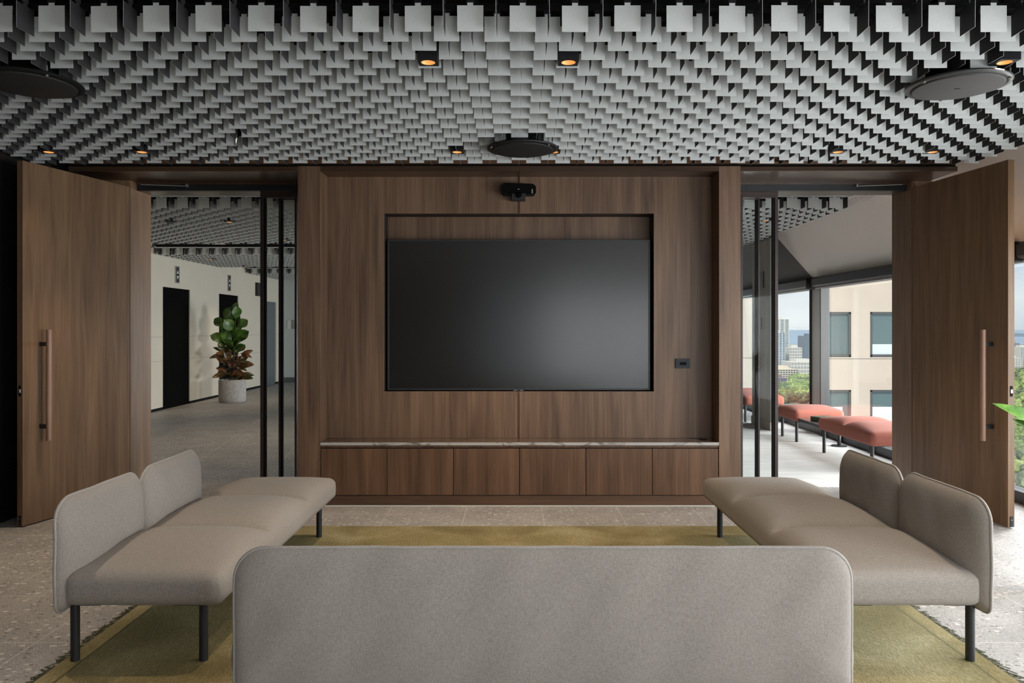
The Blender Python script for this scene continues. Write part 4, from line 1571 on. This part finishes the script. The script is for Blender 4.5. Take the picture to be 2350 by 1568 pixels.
cw_ = plain('white_city_wall', (0.62, 0.60, 0.56), 0.8)
cg_ = plain('grey_city_wall', (0.34, 0.36, 0.38), 0.7)
cb_ = plain('dark_city_glass', (0.06, 0.09, 0.14), 0.3)
cbl = plain('blue_city_glass', (0.16, 0.24, 0.30), 0.3)
flat_block('apartment_tower', 1757, 1811, 733, 1500, 40, cw_, cbl, 'tall white apartment tower far left in the lounge window', 34, 5)
flat_block('apartment_tower', 1760, 1802, 764, 1420, 40, plain('pale_blue_wall', (0.52, 0.60, 0.64), 0.6), cb_, 'pale blue tower in front of the tall white apartment tower', 26, 6)
flat_block('apartment_tower', 1846, 1885, 771, 1700, 40, plain('navy_tower', (0.15, 0.18, 0.24), 0.5), cbl, 'dark blue tower by the wide window mullion', 26, 6)
flat_block('office_block', 1812, 1841, 798, 1450, 36, cw_, cg_, 'square white block between the pale and dark towers', 9, 5)
flat_block('office_block', 1760, 1832, 848, 1285, 50, plain('cream_city_wall', (0.66, 0.58, 0.46), 0.8), cb_, 'cream low block with rows of small windows above the trees', 5, 12)
flat_block('office_block', 1815, 1880, 831, 1360, 50, cw_, cg_, 'long white low block right of the cream one', 4, 9)
flat_block('town_house', 1770, 1806, 868, 1130, 30, plain('mauve_brick', (0.22, 0.18, 0.20), 0.8), cb_, 'dull mauve brick house among the trees', 3, 5)
flat_block('apartment_tower', 2326, 2340, 788, 2100, 40, cg_, cb_, 'grey tower in the strip of window beside the right door', 14, 4)
flat_block('apartment_tower', 2342, 2362, 797, 2000, 40, cw_, cbl, 'white tower in the strip of window beside the right door', 12, 4)
flat_block('office_block', 2300, 2348, 822, 1700, 40, cw_, cg_, 'white low block above the trees beside the right door', 5, 8)
hl_ = MB()
rh = random.Random(5)
pts_ = []
for i in range(60):
    x = 5200 + i * 95
    pts_.append((x, 8500, GZ + 22 + 14 * math.sin(i * 0.4) + rh.uniform(-4, 4)))
vs = [(x, y, GZ - 1) for (x, y, z) in pts_] + pts_ + [(x, y + 900, GZ - 1) for (x, y, z) in pts_]
k_ = len(pts_)
structure(hl_.add(vs, [(i, i + 1, k_ + i + 1, k_ + i) for i in range(k_ - 1)] + [(k_ + i, k_ + i + 1, 2 * k_ + i + 1, 2 * k_ + i) for i in range(k_ - 1)]).build('hills', plain('hazy_hills', (0.22, 0.28, 0.33), 0.9)))


def tree_mesh(seed):
    rnd = random.Random(seed)
    bm = bmesh.new()
    for k__ in range(9):
        c = Vector((rnd.uniform(-0.55, 0.55), rnd.uniform(-0.55, 0.55), rnd.uniform(0.45, 1.15)))
        s = rnd.uniform(0.32, 0.55)
        rt = bmesh.ops.create_icosphere(bm, subdivisions=3, radius=s)
        for v in rt['verts']:
            v.co = v.co * (1 + 0.22 * math.sin(v.co.x * 17 / s + k__) * math.sin(v.co.y * 15 / s) * math.sin(v.co.z * 13 / s + 1)) + Vector((0, 0, 0))
            v.co += c
    me = bpy.data.meshes.new('crown')
    bm.to_mesh(me)
    bm.free()
    return me


tm = []
for q, (ca, cb2) in enumerate((((0.09, 0.14, 0.05), (0.25, 0.34, 0.12)), ((0.06, 0.09, 0.05), (0.16, 0.21, 0.11)), ((0.18, 0.24, 0.08), (0.40, 0.48, 0.18)))):
    me = tree_mesh(q + 20)
    me.materials.append(leaf_mat('city_tree_%s' % 'abc'[q], ca, cb2, 0.9, 3.5))
    for p_ in me.polygons:
        p_.use_smooth = True
    tm.append(me)
trunk_me = MB().cyl((0, 0, 0), (0, 0, 0.6), 0.06, 8).mesh('trunk', plain('tree_trunk', (0.06, 0.045, 0.03), 0.9))
rt_ = random.Random(17)


def tree(x, y, s, q, label, group):
    r_ = tag(empty('tree', (x, y, GZ)), label, 'tree', group)
    r_.scale = (s, s, s)
    r_.rotation_euler = (0, 0, rt_.uniform(0, 6))
    for nm__, me in (('crown', tm[q]), ('trunk', trunk_me)):
        o_ = bpy.data.objects.new(nm__, me)
        COL.objects.link(o_)
        o_.parent = r_


KIND = ('mid green', 'dark green', 'yellow green')
for k_ in range(22):
    D = 880 + 18.5 * k_
    n_t = int(0.066 * D / 18.5)
    for c in range(n_t + 1):
        rx = (0.337 * D + (c + 0.5 * (k_ % 2)) * 18.5 + rt_.uniform(-1, 1)) / D
        if D > 1090 and rx < 0.368:
            continue
        q = rt_.choice((0, 1, 2, 2, 0)) if rx > 0.36 else rt_.choice((1, 0, 1))
        tree(rx * D, D, rt_.uniform(7.2, 8.4), q, KIND[q] + ' tree of the park below the lounge window skyline', 'park trees below the skyline, ' + KIND[q])
D = 385.0
k_ = 0
while D < 1500:
    st_ = 17 + (D - 385) * 0.02
    for c in range(int(0.05 * D / st_) + 1):
        rx = (0.645 * D + (c + 0.5 * (k_ % 2)) * st_) / D
        q = rt_.choice((0, 1, 2))
        tree(rx * D, D + rt_.uniform(-1, 1), rt_.uniform(6.6, 7.6), q, KIND[q] + ' tree in the window strip beside the right door', 'park trees beside the right door, ' + KIND[q])
    D += st_
    k_ += 1

# the park beyond, hidden from here by the tower and the door
rb = random.Random(41)
bmt = bmesh.new()
for k_ in range(420):
    D = rb.uniform(420, 1900)
    rx = rb.uniform(0.44, 0.60) if k_ % 3 else rb.choice((rb.uniform(0.16, 0.30), rb.uniform(0.76, 1.0)))
    rad = rb.uniform(7, 12)
    res = bmesh.ops.create_icosphere(bmt, subdivisions=2, radius=rad)
    c_ = Vector((rx * D, D, GZ + rad * 0.75))
    for v in res['verts']:
        v.co = v.co * rb.uniform(0.82, 1.12) + c_
me = bpy.data.meshes.new('park_foliage')
bmt.to_mesh(me)
bmt.free()
me.materials.append(tm[0].materials[0])
for p_ in me.polygons:
    p_.use_smooth = True
o = bpy.data.objects.new('park_foliage', me)
COL.objects.link(o)
tag(o, 'mass of green park foliage stretching away below the windows', 'foliage', None, 'stuff')
